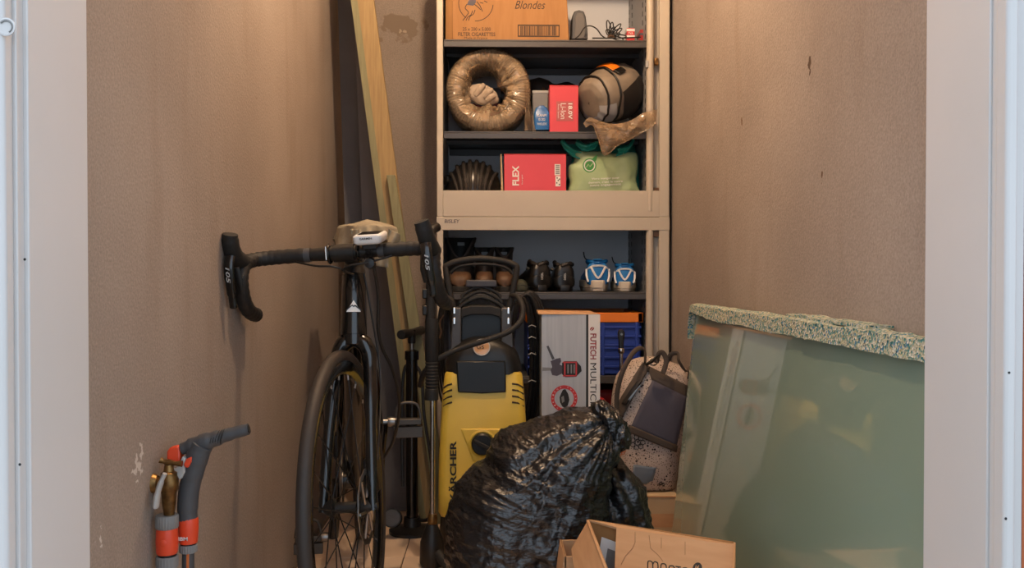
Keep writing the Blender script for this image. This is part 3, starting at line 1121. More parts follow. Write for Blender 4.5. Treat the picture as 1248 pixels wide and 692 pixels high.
B().lathe([(0, -0.01), (0.016, -0.01), (0.02, 0), (0.018, 0.02), (0, 0.024)], W(544, 221, 3.26) - Vector((-0.004, 0, 0)), (0, -0.3, 1), 14).build('dial', 'black_gloss', t)

# FLEX box
t = thing('tool_box_carton', 'red FLEX cardboard box between the helmet and the green bags', 'box', W(651, 232, 3.25))
b = B()
Yf = 3.2
x0, x1, zt = W(614.5, 200, Yf).x, W(690, 200, Yf).x, W(650, 188, Yf).z
b.box(x0, x1, Yf, Yf + 0.2, SU, zt)
b.build('carton', 'red_box', t, bevel=0.0015)
b = B().box(x0 - 0.0005, x1 + 0.0005, Yf - 0.0008, Yf + 0.2, zt - 0.002, zt + 0.001)
b.build('lid', 'red', t, bevel=0.001)
b = B().hexa([(x0 - 0.009, Yf - 0.004, SU), (x0 - 0.001, Yf, SU), (x0 - 0.001, Yf + 0.19, SU), (x0 - 0.009, Yf + 0.19, SU),
              (x0 - 0.013, Yf - 0.006, zt), (x0 - 0.009, Yf - 0.004, zt), (x0 - 0.009, Yf + 0.19, zt), (x0 - 0.013, Yf + 0.19, zt)])
b.build('side_flap', 'card_pale', t, smooth=0)
text('FLEX', pxw(24, Yf), pxw(8, Yf), 'white_ink', t, onface(628.5, 214, Yf - 0.0003, PI / 2), bold=0.03)
text('the original', pxw(12, Yf), pxw(2, Yf), 'white_ink', t, onface(636.5, 219, Yf - 0.0003, PI / 2))
b = pxbox(B(), 676, 200, 683, 213.5, Yf - 0.0007, 0.0006)
pxbox(b, 677, 214.5, 683, 227, Yf - 0.0007, 0.0006)
b.build('white_label', 'white_ink', t, smooth=0)
b = B()
for k in range(7):
    pxbox(b, 677.2, 201 + 1.7 * k, 682, 201.7 + 1.7 * k, Yf - 0.0012, 0.0006)
for (qx, qy) in ((678, 222), (679.6, 219), (678.4, 216), (681, 224), (681.2, 217.5)):
    pxbox(b, qx, qy, qx + 1.4, qy + 1.6, Yf - 0.0012, 0.0006)
b.build('label_print', 'black_ink', t, smooth=0)

# green bags
t = thing('plastic_carrier', 'dark green plastic carrier bag bunched behind the pale green pouch', 'plastic bag', W(735, 230, 3.36))
bl = blob([(684, 169.5), (700, 171), (716, 169.5), (733, 171), (752, 173), (772, 172), (774, 184), (779, 200), (782, 222), (780, 243), (695, 243), (692, 215), (697, 193), (688, 183)],
          (735, 210), 3.385, 0.05, 0.06, 110, 40, lambda p, u, v: 0.012 * (ridged(p * 14, 4) - 0.5), power=0.6, floor=SU)
bl.build('bag', 'teal', t, smooth=60)
for pts in ([(684, 170), (690, 178), (699, 186), (709, 190)], [(702, 172), (714, 180), (728, 176)], [(772, 173), (764, 182), (752, 186)]):
    B().grid(lambda u, v, pts=pts: (lambda q: W(q.x + 1.2 * math.sin(5 * v), q.y + (v - 0.5) * 9, 3.238 + 0.008 * math.sin(7 * v + 5 * u)))(
        catmull([(x, y, 0) for x, y in pts], 6)[min(int(u * 6 * (len(pts) - 1)), 6 * (len(pts) - 1))]), 19, 8).build('handle', 'teal', t, solid=0.0015)
t = thing('food_pouch', 'pale green printed pouch with round emblem in the upper cabinet', 'pouch', W(735, 230, 3.25))
bl = blob([(701, 185), (712, 184), (726, 184), (744, 187), (760, 186), (774, 187), (777, 200), (775, 218), (776, 243), (696, 243), (694, 222), (694, 203), (700, 198)],
          (735, 215), 3.262, 0.042, 0.03, 120, 44, lambda p, u, v: 0.010 * (ridged(p * 17, 4) - 0.5), power=0.42, floor=SU)
pouch_v = [v.copy() for v in bl.v[:bl.nfront]]
pouch = bl.build('pouch', 'pale_green', t, smooth=60)
Yp = min(surf(pouch_v, x, y, 0).y for x, y in ((712, 196), (725, 206), (718, 201))) - 0.0015
b = B()
stroke(b, [(718.5 + 7.6 * math.cos(q), 201.5 + 8 * math.sin(q)) for q in [2 * PI * k / 28 for k in range(29)]], 0.75, Yp)
b.build('emblem_ring', 'leaf_green', t)
b = B()
stroke(b, [(718.5 + 6.3 * math.cos(q), 201.5 + 6.6 * math.sin(q)) for q in [2 * PI * k / 28 for k in range(29)]], 0.7, Yp)
b.build('emblem_inner_ring', 'white_ink', t)
b = B()
b.lathe([(pxw(5.4, Yp), 0), (pxw(5.4, Yp), 0.0008), (0, 0.001)], W(718.5, 202, Yp), (0, -1, 0), 24)
q = [W(x, y, Yp) for x, y in ((722, 193), (728, 188), (727, 195), (724, 198), (720, 196))]
b.prism([(p.x, p.z) for p in q], Matrix(((1, 0, 0, 0), (0, 0, -1, Yp + 0.0015), (0, 1, 0, 0), (0, 0, 0, 1))), 0.001)
b.build('emblem_leaf', 'leaf_green', t)
b = B()
stroke(b, [(714.5, 204), (717, 200), (719, 203), (722.5, 199)], 0.7, Yp - 0.0012)
b.build('emblem_highlight', 'pale_green', t)
for s_, y_, w_ in (('Vivre manger pour', 217.5, 34), ("demain, c'est le votre", 221.7, 42), ('notre engagement', 225.6, 38)):
    Yq = min(surf(pouch_v, x, y_, 0).y for x in (722, 738, 754)) - 0.001
    text(s_, pxw(w_, Yq), pxw(3.1, Yq), 'white_ink', t, onface(738, y_, Yq, 0.05), bold=0.01)

# ------------------------------------------------------------------ shoes on the lower cabinet's shelf
def shoe_ring(y, w, h, z0, n=20, cx=0, e=0.62):
    r = []
    for k in range(n):
        a_ = 2 * PI * k / n
        c_, s_ = math.cos(a_), math.sin(a_)
        r.append((cx + w * math.copysign(abs(c_) ** e, c_), y, z0 + h / 2 + h / 2 * math.copysign(abs(s_) ** e, s_)))
    return r


def shoe(label, cat, x, y, rz, mats, style, group=None, sc=1.0, e=0.66):
    """heel at the origin, toe towards +y"""
    mt = Matrix.Translation((x, y, S3)) @ Matrix.Rotation(rz, 4, 'Z') @ Matrix.Scale(sc, 4)
    t = thing(style, label, cat, None, group, mt)
    prof = [(0.0, 0.026, 0.072), (0.006, 0.036, 0.09), (0.03, 0.041, 0.092), (0.07, 0.041, 0.085), (0.11, 0.042, 0.08), (0.15, 0.045, 0.066),
            (0.20, 0.05, 0.052), (0.245, 0.045, 0.045), (0.272, 0.03, 0.035), (0.28, 0.01, 0.02)]
    if style == 'leather_shoe':
        prof = [(a_, b_, c_ * 0.98) for a_, b_, c_ in prof]
    B().loft([shoe_ring(a_, b_, c_, 0.016, e=e) for a_, b_, c_ in prof]).build('upper', mats[0], t, True, smooth=60)
    out = []
    for i in range(28):
        q = i / 28 * 2 * PI
        yy = 0.137 - 0.148 * math.cos(q)
        wv = (0.037 + 0.017 * max(0, min(1, (yy - 0.05) / 0.15))) * (abs(math.sin(q)) ** 0.55)
        out.append((math.copysign(wv, math.sin(q)), yy))
    rs = []
    for z_, g in ((0.0, 0.94), (0.004, 1.0), (0.016, 1.02), (0.026, 1.0)):
        rs.append([(px_ * g, 0.137 + (py_ - 0.137) * g, z_) for px_, py_ in out])
    B().loft(rs).build('sole', mats[1], t, True)
    col_ = [Vector((0.034 * math.sin(q), 0.06 - 0.053 * math.cos(q), 0.105 + 0.006 * math.sin(q) ** 2 - 0.012 * math.cos(2 * q) * 0 - (0.008 if math.cos(q) < 0 else 0) * abs(math.cos(q)))) for q in [2 * PI * k / 26 for k in range(26)]]
    B().tube([p + Vector((0, 0, 0.004 * math.sin(7 * i_))) if style == 'leather_shoe' else p for i_, p in enumerate(col_)], [0.0075 + (0.0025 * math.sin(i_ * 2.3) if style == 'leather_shoe' else 0) for i_ in range(len(col_))], 8, closed=True).build('collar', mats[2], t, True)
    B().loft([[(p.x * 0.9, 0.06 + (p.y - 0.06) * 0.9, p.z + dz) for p in col_] for dz in (-0.03, -0.002)]).build('lining', 'black', t, True)
    b = B()
    for k in range(4):
        yy = 0.12 + 0.02 * k
        zz = 0.10 - 0.008 * k - (0.004 if k > 1 else 0)
        b.tube([(-0.022, yy, zz - 0.006), (0, yy + 0.004, zz + 0.002), (0.022, yy, zz - 0.006)], 0.0028, 6)
    b.build('laces', mats[3], t, True)
    if style == 'running_shoe':
        b = B()
        for pts in ([(-0.026, -0.003, 0.090), (0.0, -0.0065, 0.05), (0.026, -0.003, 0.090)],
                    [(-0.038, 0.012, 0.078), (-0.02, -0.001, 0.092), (0.02, -0.001, 0.092), (0.038, 0.012, 0.078)],
                    [(-0.040, 0.02, 0.082), (-0.040, 0.01, 0.058), (-0.035, 0.004, 0.036)], [(0.040, 0.02, 0.082), (0.040, 0.01, 0.058), (0.035, 0.004, 0.036)]):
            b.tube(catmull(pts, 5), 0.0042, 6, flat=0.5, up=(0, 1, 0))
        b.build('heel_overlay', 'white', t, True)
        b = B().loft([[(px_ * 1.07, 0.137 + (py_ - 0.137) * 1.03, z_) for px_, py_ in out] for z_ in (0.012, 0.042)])
        b.build('midsole', 'shoe_sole', t, True, bevel=0.004)
        B().tube(catmull([(-0.03, 0.05, 0.112), (-0.045, 0.03, 0.122), (-0.052, 0.0, 0.142)] if x < 0.47 else [(0.015, 0.05, 0.112), (0.016, 0.03, 0.14), (0.018, 0.02, 0.172)], 5), 0.0022, 6).build(
            'loose_lace', 'black', t, True)
        B().box(-0.016, 0.016, -0.004, 0.03, 0.112, 0.118).build('heel_tab', mats[0], t, True, bevel=0.003)
    if style == 'leather_shoe':
        b = B().loft([shoe_ring(yy, w_, 0.05, 0.014) for yy, w_ in ((-0.004, 0.028), (0.002, 0.04), (0.05, 0.044), (0.09, 0.043))])
        b.build('heel_counter', mats[0], t, True, smooth=60)
        B().tube([(-0.043, 0.03, 0.085), (-0.052, 0.03, 0.09)], [0.008, 0.006], 8).build('strap_end', 'black', t, True)
        text('DIESEL', 0.026, 0.008, 'white_ink', t, Matrix.Translation((0.0, -0.0052, 0.06)) @ face_m((0, 0, 0), PI / 2), local=True)
    return t


M['shoe_black'] = mat('shoe_black', (18, 17, 16), 0.36)
xs = lambda px, Y=3.215: W(px, 350, Y).x
shoe('black glossy shoe standing beside the flat green pouch', 'shoe', xs(660), 3.205, 0.19, ('shoe_black', 'black', 'black_fabric', 'black'), 'leather_shoe', 'black glossy shoes', 0.93)
shoe('black glossy shoe standing next to the blue running shoes', 'shoe', xs(688), 3.205, 0.03, ('shoe_black', 'black', 'black_fabric', 'black'), 'leather_shoe', 'black glossy shoes', 0.9)
shoe('blue and white running shoe next to the black glossy shoes', 'shoe', xs(728.5), 3.205, -0.03, ('shoe_blue', 'shoe_sole', 'shoe_blue', 'white'), 'running_shoe', 'blue running shoes', 0.98)
shoe('blue and white running shoe at the cabinet side panel, lace sticking up', 'shoe', xs(761), 3.205, -0.11, ('shoe_blue', 'shoe_sole', 'shoe_blue', 'white'), 'running_shoe', 'blue running shoes', 0.86)

t = thing('folded_pouch', 'flat dark green pouch lying beside the black glossy shoes', 'pouch', W(636, 355, 3.26))
blob([(629, 345), (633, 341), (639, 342), (643, 348), (643.5, 356), (629, 356)], (636, 350), 3.26, 0.04, 0.05, 36, 16,
     lambda p, u, v: 0.003 * ridged(p * 30, 3), power=0.6, floor=S3 + 0.0005).build('pouch', mat('dark_green', (64, 66, 52), 0.8), t)
B().tube([W(626, 348.5, 3.222), W(636, 347, 3.219), W(646, 350, 3.223)], 0.0014, 6).build('zip', 'black', t)


def boot(label, cx, Y, mats, h, w, toe, group, notch=0.55, fs=0.9):
    """ankle boot facing the doorway, tongue gap open"""
    x = W(cx, 350, Y).x
    t = thing('ankle_boot', label, 'boot', (x, Y, S3), group)
    b = B()

    def sh(u, v):
        a_ = 2 * PI * u - PI / 2              # 0 = front (towards the doorway)
        z = S3 + 0.02 + (h - 0.02) * v
        front = max(0.0, math.cos(2 * PI * u)) ** 3
        if v > 0.5:
            z -= front * (v - 0.5) * 2 * h * notch * 0.7
        ww = w * (1.0 - 0.12 * math.sin(PI * v)) * (1 + 0.06 * (v > 0.9))
        return Vector((x + ww * math.cos(a_), Y + 0.11 + 0.062 * math.sin(a_), z))
    b.grid(sh, 40, 18, wrap=True)
    b.build('shaft', mats[0], t, smooth=60, solid=0.006)
    ft = B().loft([[(x + px_, Y + yy, S3 + pz) for px_, _, pz in shoe_ring(0, ww * fs, hh, 0.018, e=0.85)] for yy, ww, hh in
                   ((0.0, 0.012, 0.022), (0.004, 0.03, 0.034), (0.02, 0.041, 0.044), (0.05, 0.046, 0.055), (0.085, 0.043, 0.07), (0.12, 0.039, 0.075), (0.165, 0.036, 0.07), (0.185, 0.02, 0.05))])
    ft.build('foot', mats[1], t, smooth=60)
    so = []
    for i in range(26):
        q = i / 26 * 2 * PI
        so.append((x + 0.05 * fs * math.copysign(abs(math.sin(q)) ** 0.6, math.sin(q)), Y + 0.092 - 0.1 * math.cos(q)))
    B().loft([[(a_, c_, S3 + z_) for a_, c_ in so] for z_ in (0, 0.02)]).build('sole', 'black_rubber', t, bevel=0.003)
    B().tube([sh(i / 40, 1.0) for i in range(40)], 0.005, 8, closed=True).build('collar', 'black_fabric', t)
    p = Vector((x, Y + 0.165, S3 + h - 0.018))
    B().box(p.x - 0.013, p.x + 0.013, p.y - 0.002, p.y, p.z - 0.006, p.z + 0.006).build('size_label', 'mid_grey', t, smooth=0)
    b = B()
    for k in range(3):
        zz = S3 + 0.062 + 0.013 * k
        yy = Y + 0.05 + 0.006 * k
        b.tube([(x - 0.02, yy + 0.01, zz), (x, yy - 0.002 + 0.004, zz + 0.006), (x + 0.02, yy + 0.01, zz)], 0.0026, 6)
    b.build('laces', 'black', t)
    return t


boot('black ankle boot with open collar beside the left post of the lower cabinet', 560, 3.2, ('black_rubber', 'brown_leather'), 0.19, 0.05, 0, 'boots behind the yellow pressure washer')
boot('black and brown boot with toe turned in behind the washer handle', 590, 3.2, ('black_fabric', 'brown_leather'), 0.155, 0.032, 0, 'boots behind the yellow pressure washer', 0.3, 0.68)
boot('brown boot beside the flat green pouch, behind the washer handle', 615, 3.2, ('black_rubber', 'brown_leather'), 0.155, 0.03, 0, 'boots behind the yellow pressure washer', 0.3, 0.66)

# ------------------------------------------------------------------ crate and red case in the lower cabinet
t = thing('plastic_crate', 'blue plastic crate with orange rim in the lower cabinet', 'crate', (W(713, 400, 3.2).x, 3.35, S4))
Yk = 3.195
x0, x1 = W(641, 400, Yk).x, W(784, 400, Yk).x
zr0, zr1 = W(700, 393, Yk).z, W(700, 381, Yk).z
k_ = B()
k_.box(x0 + 0.006, x1 - 0.006, Yk + 0.008, Yk + 0.016, S4, zr0 + 0.005)
k_.box(x0 + 0.006, x0 + 0.014, Yk + 0.008, Yk + 0.36, S4, zr0 + 0.005)
k_.box(x1 - 0.014, x1 - 0.006, Yk + 0.008, Yk + 0.36, S4, zr0 + 0.005)
k_.box(x0 + 0.006, x1 - 0.006, Yk + 0.352, Yk + 0.36, S4, zr0 + 0.005)
k_.box(x0 + 0.006, x1 - 0.006, Yk + 0.008, Yk + 0.36, S4, S4 + 0.008)
k_.build('walls', 'crate_blue', t, bevel=0.002)
rm = B()
rm.box(x0, x1, Yk, Yk + 0.02, zr0, zr1)
rm.box(x0, x1, Yk + 0.348, Yk + 0.368, zr0, zr1)
rm.box(x0, x0 + 0.02, Yk, Yk + 0.368, zr0, zr1)
rm.box(x1 - 0.02, x1, Yk, Yk + 0.368, zr0, zr1)
rm.build('rim', 'crate_orange', t, bevel=0.003)
for yy in (399, 410, 421, 424.5, 436, 447):
    z_ = W(700, yy, Yk).z
    B().box(x0 + 0.006, x1 - 0.006, Yk + 0.002, Yk + 0.009, z_ - 0.004, z_ + 0.004).build('rib', 'crate_blue', t, bevel=0.0015)
for xx in (650, 690, 735, 776):
    X_ = W(xx, 400, Yk).x
    B().box(X_ - 0.005, X_ + 0.005, Yk + 0.001, Yk + 0.009, S4, zr0).build('rib', 'crate_blue', t, bevel=0.0015)

t = thing('tool_case', 'red plastic tool case below the blue crate', 'tool case', (0.4, 3.3, 0.06))
B().box(0.25, 0.47, 3.22, 3.42, 0.06, 0.43).build('shell', 'dark_red', t, bevel=0.015)
B().tube(catmull([(0.33, 3.22, 0.36), (0.335, 3.2, 0.39), (0.36, 3.195, 0.405), (0.39, 3.2, 0.39), (0.395, 3.22, 0.36)], 6), 0.01, 10).build('handle', 'red', t)
for xx in (0.29, 0.43):
    B().box(xx - 0.015, xx + 0.015, 3.212, 3.222, 0.22, 0.26).build('latch', 'black', t, bevel=0.002)

# ------------------------------------------------------------------ timber
YPL = 3.10


def plank(label, tl, tr, bl_, br, Y, th, m, name='timber_plank', ztop=None, side=None):
    """tl.. = photo pixels of two points of each long edge; runs to the floor"""
    L1, L2 = W(tl[0], tl[1], Y), W(bl_[0], bl_[1], Y)
    R1, R2 = W(tr[0], tr[1], Y), W(br[0], br[1], Y)
    t = thing(name, label, 'plank', (0, 0, 0), 'timber leaning in the corner')

    def at(a_, c_, z):
        k = (z - a_.z) / (c_.z - a_.z)
        return a_ + (c_ - a_) * k
    zt1 = ztop if ztop else L1.z
    zt2 = ztop if ztop else R1.z
    z0 = 0.0
    v = [at(L1, L2, z0), at(R1, R2, z0), at(R1, R2, z0) + Vector((0, th, 0)), at(L1, L2, z0) + Vector((0, th, 0)),
         at(L1, L2, zt1), at(R1, R2, zt2), at(R1, R2, zt2) + Vector((0, th, 0)), at(L1, L2, zt1) + Vector((0, th, 0))]
    t.location = (v[0] + v[2]) / 2
    MW[t.name] = Matrix.Translation(t.location)
    B().hexa(v).build('board', m, t, bevel=0.0015)
    if side:
        e_ = 0.0012
        w_ = pxw(side, Y)
        v2 = [v[0] + Vector((-e_, -e_, 0)), v[0] + Vector((w_, -e_, 0)), v[0] + Vector((w_, th * .5, 0)), v[3] + Vector((-e_, -th * .4, 0)),
              v[4] + Vector((-e_, -e_, 0)), v[4] + Vector((w_, -e_, 0)), v[4] + Vector((w_, th * .5, 0)), v[7] + Vector((-e_, -th * .4, 0))]
        B().hexa(v2).build('weathered_edge', 'wood_green', t, smooth=0)
    return t


plank('long yellowish timber plank leaning in the corner from floor past the cabinet', (428, 0), (455.5, 0), (481, 400), (508, 400), YPL, 0.028, 'wood', ztop=2.35, side=7.5)
plank('short greenish timber plank with cut top leaning on the long plank', (471, 213), (481, 213), (498, 400), (512, 400), YPL - 0.028, 0.022, 'wood_green')
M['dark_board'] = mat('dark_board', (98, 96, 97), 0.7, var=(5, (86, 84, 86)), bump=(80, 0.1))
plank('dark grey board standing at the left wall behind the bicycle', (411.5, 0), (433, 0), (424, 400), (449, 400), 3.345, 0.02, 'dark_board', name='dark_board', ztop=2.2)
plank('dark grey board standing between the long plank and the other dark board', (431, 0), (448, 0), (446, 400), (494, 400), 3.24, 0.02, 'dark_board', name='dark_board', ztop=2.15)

# ------------------------------------------------------------------ floor pump
t = thing('floor_pump', 'black bicycle floor pump with T handle beside the planks', 'pump', (W(501, 640, 3.0).x, 3.0, 0))
xp = W(502, 500, 2.98).x
yp = 2.98
hz_ = W(500, 405, yp).z
B().lathe([(0, 0), (0.075, 0), (0.075, 0.01), (0.03, 0.022), (0.026, 0.05), (0, 0.05)], (xp, yp, 0), n=24).build('base', 'black', t)
B().lathe([(0.019, 0.03), (0.019, hz_ - 0.09), (0.023, hz_ - 0.088), (0.023, hz_ - 0.06), (0.01, hz_ - 0.055), (0, hz_ - 0.055)], (xp, yp, 0)).build('barrel', 'black_gloss', t)
B().lathe([(0.008, hz_ - 0.06), (0.008, hz_), (0, hz_)], (xp, yp, 0)).build('rod', 'steel', t)
B().lathe([(0.012, hz_ - 0.035), (0.014, hz_ + 0.01), (0, hz_ + 0.012)], (xp, yp, 0)).build('handle_hub', 'black', t)
hd = Vector((-0.22, -0.97, 0.0)).normalized()
c0 = Vector((xp, yp, hz_))
hb = B().tube([c0 - hd * 0.11, c0 - hd * 0.10, c0, c0 + hd * 0.1, c0 + hd * 0.11], [0.013, 0.0155, 0.012, 0.0155, 0.014], 14)
hb.build('handle', 'black', t)
B().tube(catmull([(xp + 0.02, yp, 0.04), (xp + 0.06, yp - 0.02, 0.06), (xp + 0.065, yp, 0.2), (xp + 0.04, yp, 0.38), (xp + 0.028, yp, 0.52), (xp - 0.02, yp, 0.54), (xp - 0.032, yp, 0.4), (xp - 0.03, yp, 0.15)], 8), 0.0055, 8).build('hose', 'black', t)
b = B().lathe([(0.03, 0), (0.03, 0.022), (0, 0.022)], (xp - 0.055, yp - 0.06, 0.062), (-0.1, -1, 0.3), 22)
b.build('gauge', 'black', t)
B().lathe([(0.026, 0.0), (0, 0.001)], (xp - 0.0572, yp - 0.0815, 0.0688), (-0.1, -1, 0.3), 22).build('gauge_dial', 'grey_plastic', t)

# ------------------------------------------------------------------ pressure washer
YW = 2.70
SW = YW / F
wx = lambda px, Y=YW: W(px, 500, Y).x
wz = lambda py, Y=YW: W(590, py, Y).z
t = thing('pressure_washer', 'yellow and black pressure washer standing in front of the cabinets', 'pressure washer', (wx(588), 2.83, 0))
b = B()
rings = []
for py, xa, xb, hy_, yc in ((632, 536, 640, 0.085, 2.80), (626, 533.5, 642, 0.095, 2.80), (600, 533.5, 643, 0.10, 2.805), (560, 534, 643, 0.10, 2.81), (520, 536, 642, 0.098, 2.81),
                            (480, 538.5, 639.5, 0.095, 2.815), (458, 541, 637, 0.092, 2.82), (455, 543, 635, 0.088, 2.82)):
    cx_ = (wx(xa) + wx(xb)) / 2
    rings.append(rrect(cx_, yc, (wx(xb) - wx(xa)) / 2, hy_, 0.024, wz(py)))
b.loft(rings)
body = b.build('yellow_shell', 'yellow', t, smooth=50)
# black hood with bib
b = B()
rings = []
for py, xa, xb, hy_ in ((458, 541, 637, 0.093), (446, 541.5, 636, 0.092), (436, 544, 633, 0.09), (426, 550, 627, 0.086), (419, 559, 617, 0.078), (415, 568, 608, 0.068), (412.5, 577, 599, 0.05)):
    cx_ = (wx(xa) + wx(xb)) / 2
    rings.append(rrect(cx_, 2.82, (wx(xb) - wx(xa)) / 2, hy_, min(0.045, (wx(xb) - wx(xa)) / 2 - 0.001), wz(py)))
b.loft(rings)
b.build('motor_hood', 'black', t, smooth=50)
b = B()
bib = [(556, 440), (616, 440), (617, 478), (588, 479.5), (558, 478)]
q = [W(x, y, 2.715) for x, y in bib]
b.prism([(p.x, p.z) for p in q], Matrix(((1, 0, 0, 0), (0, 0, -1, 2.76), (0, 1, 0, 0), (0, 0, 0, 1))), 0.0475)
b.build('hood_bib', 'black', t, bevel=0.004)
# cooling slots
for sx in (0, 1):
    for k in range(4):
        py = 467.5 + 7.5 * k
        pts = [(540.5, py + 5), (546, py + 1.5), (551, py)] if sx == 0 else [(624, py), (631, py + 1), (638, py + 5)]
        yf = 2.728 - (py - 458) * 0.000364 if py < 480 else 2.72 - (py - 480) * 0.0002
        dd = (0.0095, 0.0008, -0.0006) if sx == 0 else (-0.0006, 0.0004, 0.0095)
        B().tube([W(x, y, yf + dd[i]) for i, (x, y) in enumerate(pts)], 0.0028, 6).build('vent_slot', 'brown_ink', t)
# recessed switch plate and dial
b = B()
rp = [(561, 522), (623, 522), (616, 534), (610, 560), (596, 566), (576, 562), (570, 545)]
q = [W(x, y, 2.712) for x, y in rp]
b.prism([(p.x, p.z) for p in q], Matrix(((1, 0, 0, 0), (0, 0, -1, 2.72), (0, 1, 0, 0), (0, 0, 0, 1))), 0.013)
b.build('switch_plate', 'yellow', t, bevel=0.005, seg=3)
kc = W(588, 541, 2.70)
B().lathe([(0.041, 0), (0.041, 0.004), (0.036, 0.006), (0.034, 0.003), (0, 0.003)], (kc.x, 2.709, kc.z), (0, -1, 0), 28).build('dial_ring', 'yellow', t)
B().lathe([(0.033, 0), (0.032, 0.016), (0.028, 0.02), (0, 0.02)], (kc.x, 2.708, kc.z), (0, -1, 0), 28).build('dial', 'black', t)
B().box(-0.028, 0.028, -0.01, 0.0, -0.006, 0.006, Matrix.Translation((kc.x, 2.688, kc.z)) @ Matrix.Rotation(0.5, 4, 'Y')).build('dial_grip', 'black_rubber', t, bevel=0.003)
cxx = W(551.5, 574, 2.705)
text('KÄRCHER', pxw(74, 2.705), pxw(9.5, 2.705), 'black_ink', t, face_m((cxx.x, 2.7045, W(551, 574, 2.705).z), PI / 2), bold=0.03, d=0.0012)
# round sticker
st = W(587, 423, 2.73)
B().lathe([(pxw(10.5, 2.73), 0), (pxw(10.5, 2.73), 0.0012), (0, 0.0014)], (st.x, 2.729, st.z), (0, -1, 0.30), 28).build('round_sticker', 'light_grey', t)
B().lathe([(pxw(9.2, 2.73), 0), (0, 0.0004)], (st.x, 2.7274, st.z + 0.0006), (0, -1, 0.30), 28).build('sticker_print', mat('sticker_orange', (206, 160, 118), 0.12), t)
text('GS', pxw(9, 2.73), pxw(5, 2.73), 'black_ink', t, face_m((st.x - 0.004, 2.7265, st.z + 0.001), 0, up=(0, 0.29, 0.957)))
# grey column and top handle
b = B()
for xs_ in (((547, 455), (562, 455), (562, 375), (552, 375)), ((611, 455), (628, 455), (622, 375), (611, 375))):
    q = [W(x, y, 2.765) for x, y in xs_]
    b2 = B().prism([(p.x, p.z) for p in q], Matrix(((1, 0, 0, 0), (0, 0, -1, 2.86), (0, 1, 0, 0), (0, 0, 0, 1))), 0.095)
    b2.build('column', 'grey_plastic', t, bevel=0.004)
q = [W(x, y, 2.79) for x, y in ((562, 460), (611, 460), (611, 376), (562, 376))]
B().prism([(p.x, p.z) for p in q], Matrix(((1, 0, 0, 0), (0, 0, -1, 2.86), (0, 1, 0, 0), (0, 0, 0, 1))), 0.06).build('column_core', 'black', t, bevel=0.003)
q = [W(x, y, 2.768) for x, y in ((562, 376), (562, 390), (566, 386), (575, 383.5), (598, 383.5), (607, 386), (611, 390), (611, 376), (600, 372.5), (573, 372.5))]
B().prism([(p.x, p.z) for p in q], Matrix(((1, 0, 0, 0), (0, 0, -1, 2.85), (0, 1, 0, 0), (0, 0, 0, 1))), 0.082).build('top_cover', 'black_rubber', t, bevel=0.003)
for (px, py) in ((553.8, 378.5), (553.8, 391), (619.6, 378.5), (619.6, 391)):
    p = W(px, py, 2.765)
    B().box(p.x - 0.0038, p.x + 0.0038, 2.7615, 2.767, p.z - 0.010, p.z + 0.010).build('rivet_plate', 'chrome', t, bevel=0.0015)
hp = catmull([(553, 378, 0), (548, 355, 0), (543.5, 329, 0), (546, 323, 0), (560, 318, 0), (586, 315, 0), (613, 318, 0), (627, 323, 0), (629.5, 329, 0), (625, 355, 0), (620, 378, 0)], 6)
B().tube([W(p.x, p.y, 2.80) for p in hp], 0.0095, 12).build('push_handle', 'black_rubber', t)
hp = catmull([(549, 333, 0), (560, 324.5, 0), (586, 321.5, 0), (613, 324.5, 0), (624, 333, 0)], 6)
B().tube([W(p.x, p.y, 2.80) for p in hp], 0.005, 8).build('handle_inlay', 'black', t)
for k, (ya, yb, rr) in enumerate(((357, 349, 0.006), (363, 355, 0.006), (369, 362, 0.006))):
    hp = catmull([(563 - k * 1.5, ya + 6, 0), (567, ya, 0), (586, yb, 0), (606, ya, 0), (610 + k * 1.5, ya + 6, 0)], 5)
    B().tube([W(p.x, p.y, 2.80) for p in hp], rr, 10).build('hose_hook', 'black_rubber', t)
q = [W(x, y, 2.79) for x, y in ((568, 341), (605, 341), (606, 350), (567, 350))]
B().prism([(p.x, p.z) for p in q], Matrix(((1, 0, 0, 0), (0, 0, -1, 2.82), (0, 1, 0, 0), (0, 0, 0, 1))), 0.03).build('grip_pad', mat('grip_pad', (58, 56, 60), 0.5), t, bevel=0.004)
# base, wheels
b = B().loft([rrect(wx(588), 2.83, 0.125, 0.10, 0.04, 0.025), rrect(wx(588), 2.82, 0.13, 0.11, 0.04, 0.06), rrect(wx(588), 2.81, 0.125, 0.10, 0.04, wz(628))])
b.build('base', 'black', t)
for sx in (-1, 1):
    B().lathe([(0, -0.02), (0.05, -0.02), (0.06, -0.014), (0.06, 0.014), (0.05, 0.02), (0, 0.02)], (wx(588) + sx * 0.11, 2.93, 0.06), (1, 0, 0), 24).build('wheel', 'black_rubber', t)
for sx in (-1, 1):
    B().lathe([(0.018, 0), (0.015, 0.03), (0, 0.03)], (wx(588) + sx * 0.09, 2.76, 0.0), (0, 0, 1), 14).build('foot', 'black_rubber', t)
p = W(541, 612, 2.705)
B().box(p.x - 0.006, p.x + 0.006, 2.716, 2.735, p.z - 0.014, p.z + 0.012).build('hose_clip', 'black', t, bevel=0.002)
# supply hose drawn across the front
hs = catmull([W(623, 360, 2.80), W(631, 362, 2.77), W(637, 374, 2.74), W(635, 390, 2.72), W(622, 403, 2.70), W(603, 411, 2.69), W(582, 418, 2.685), W(560, 425, 2.685), W(540, 434, 2.68), W(526, 444, 2.68), W(516, 456, 2.69), W(512, 470, 2.72)], 7)
B().tube(hs, 0.0085, 10).build('hose', 'black_rubber', t)

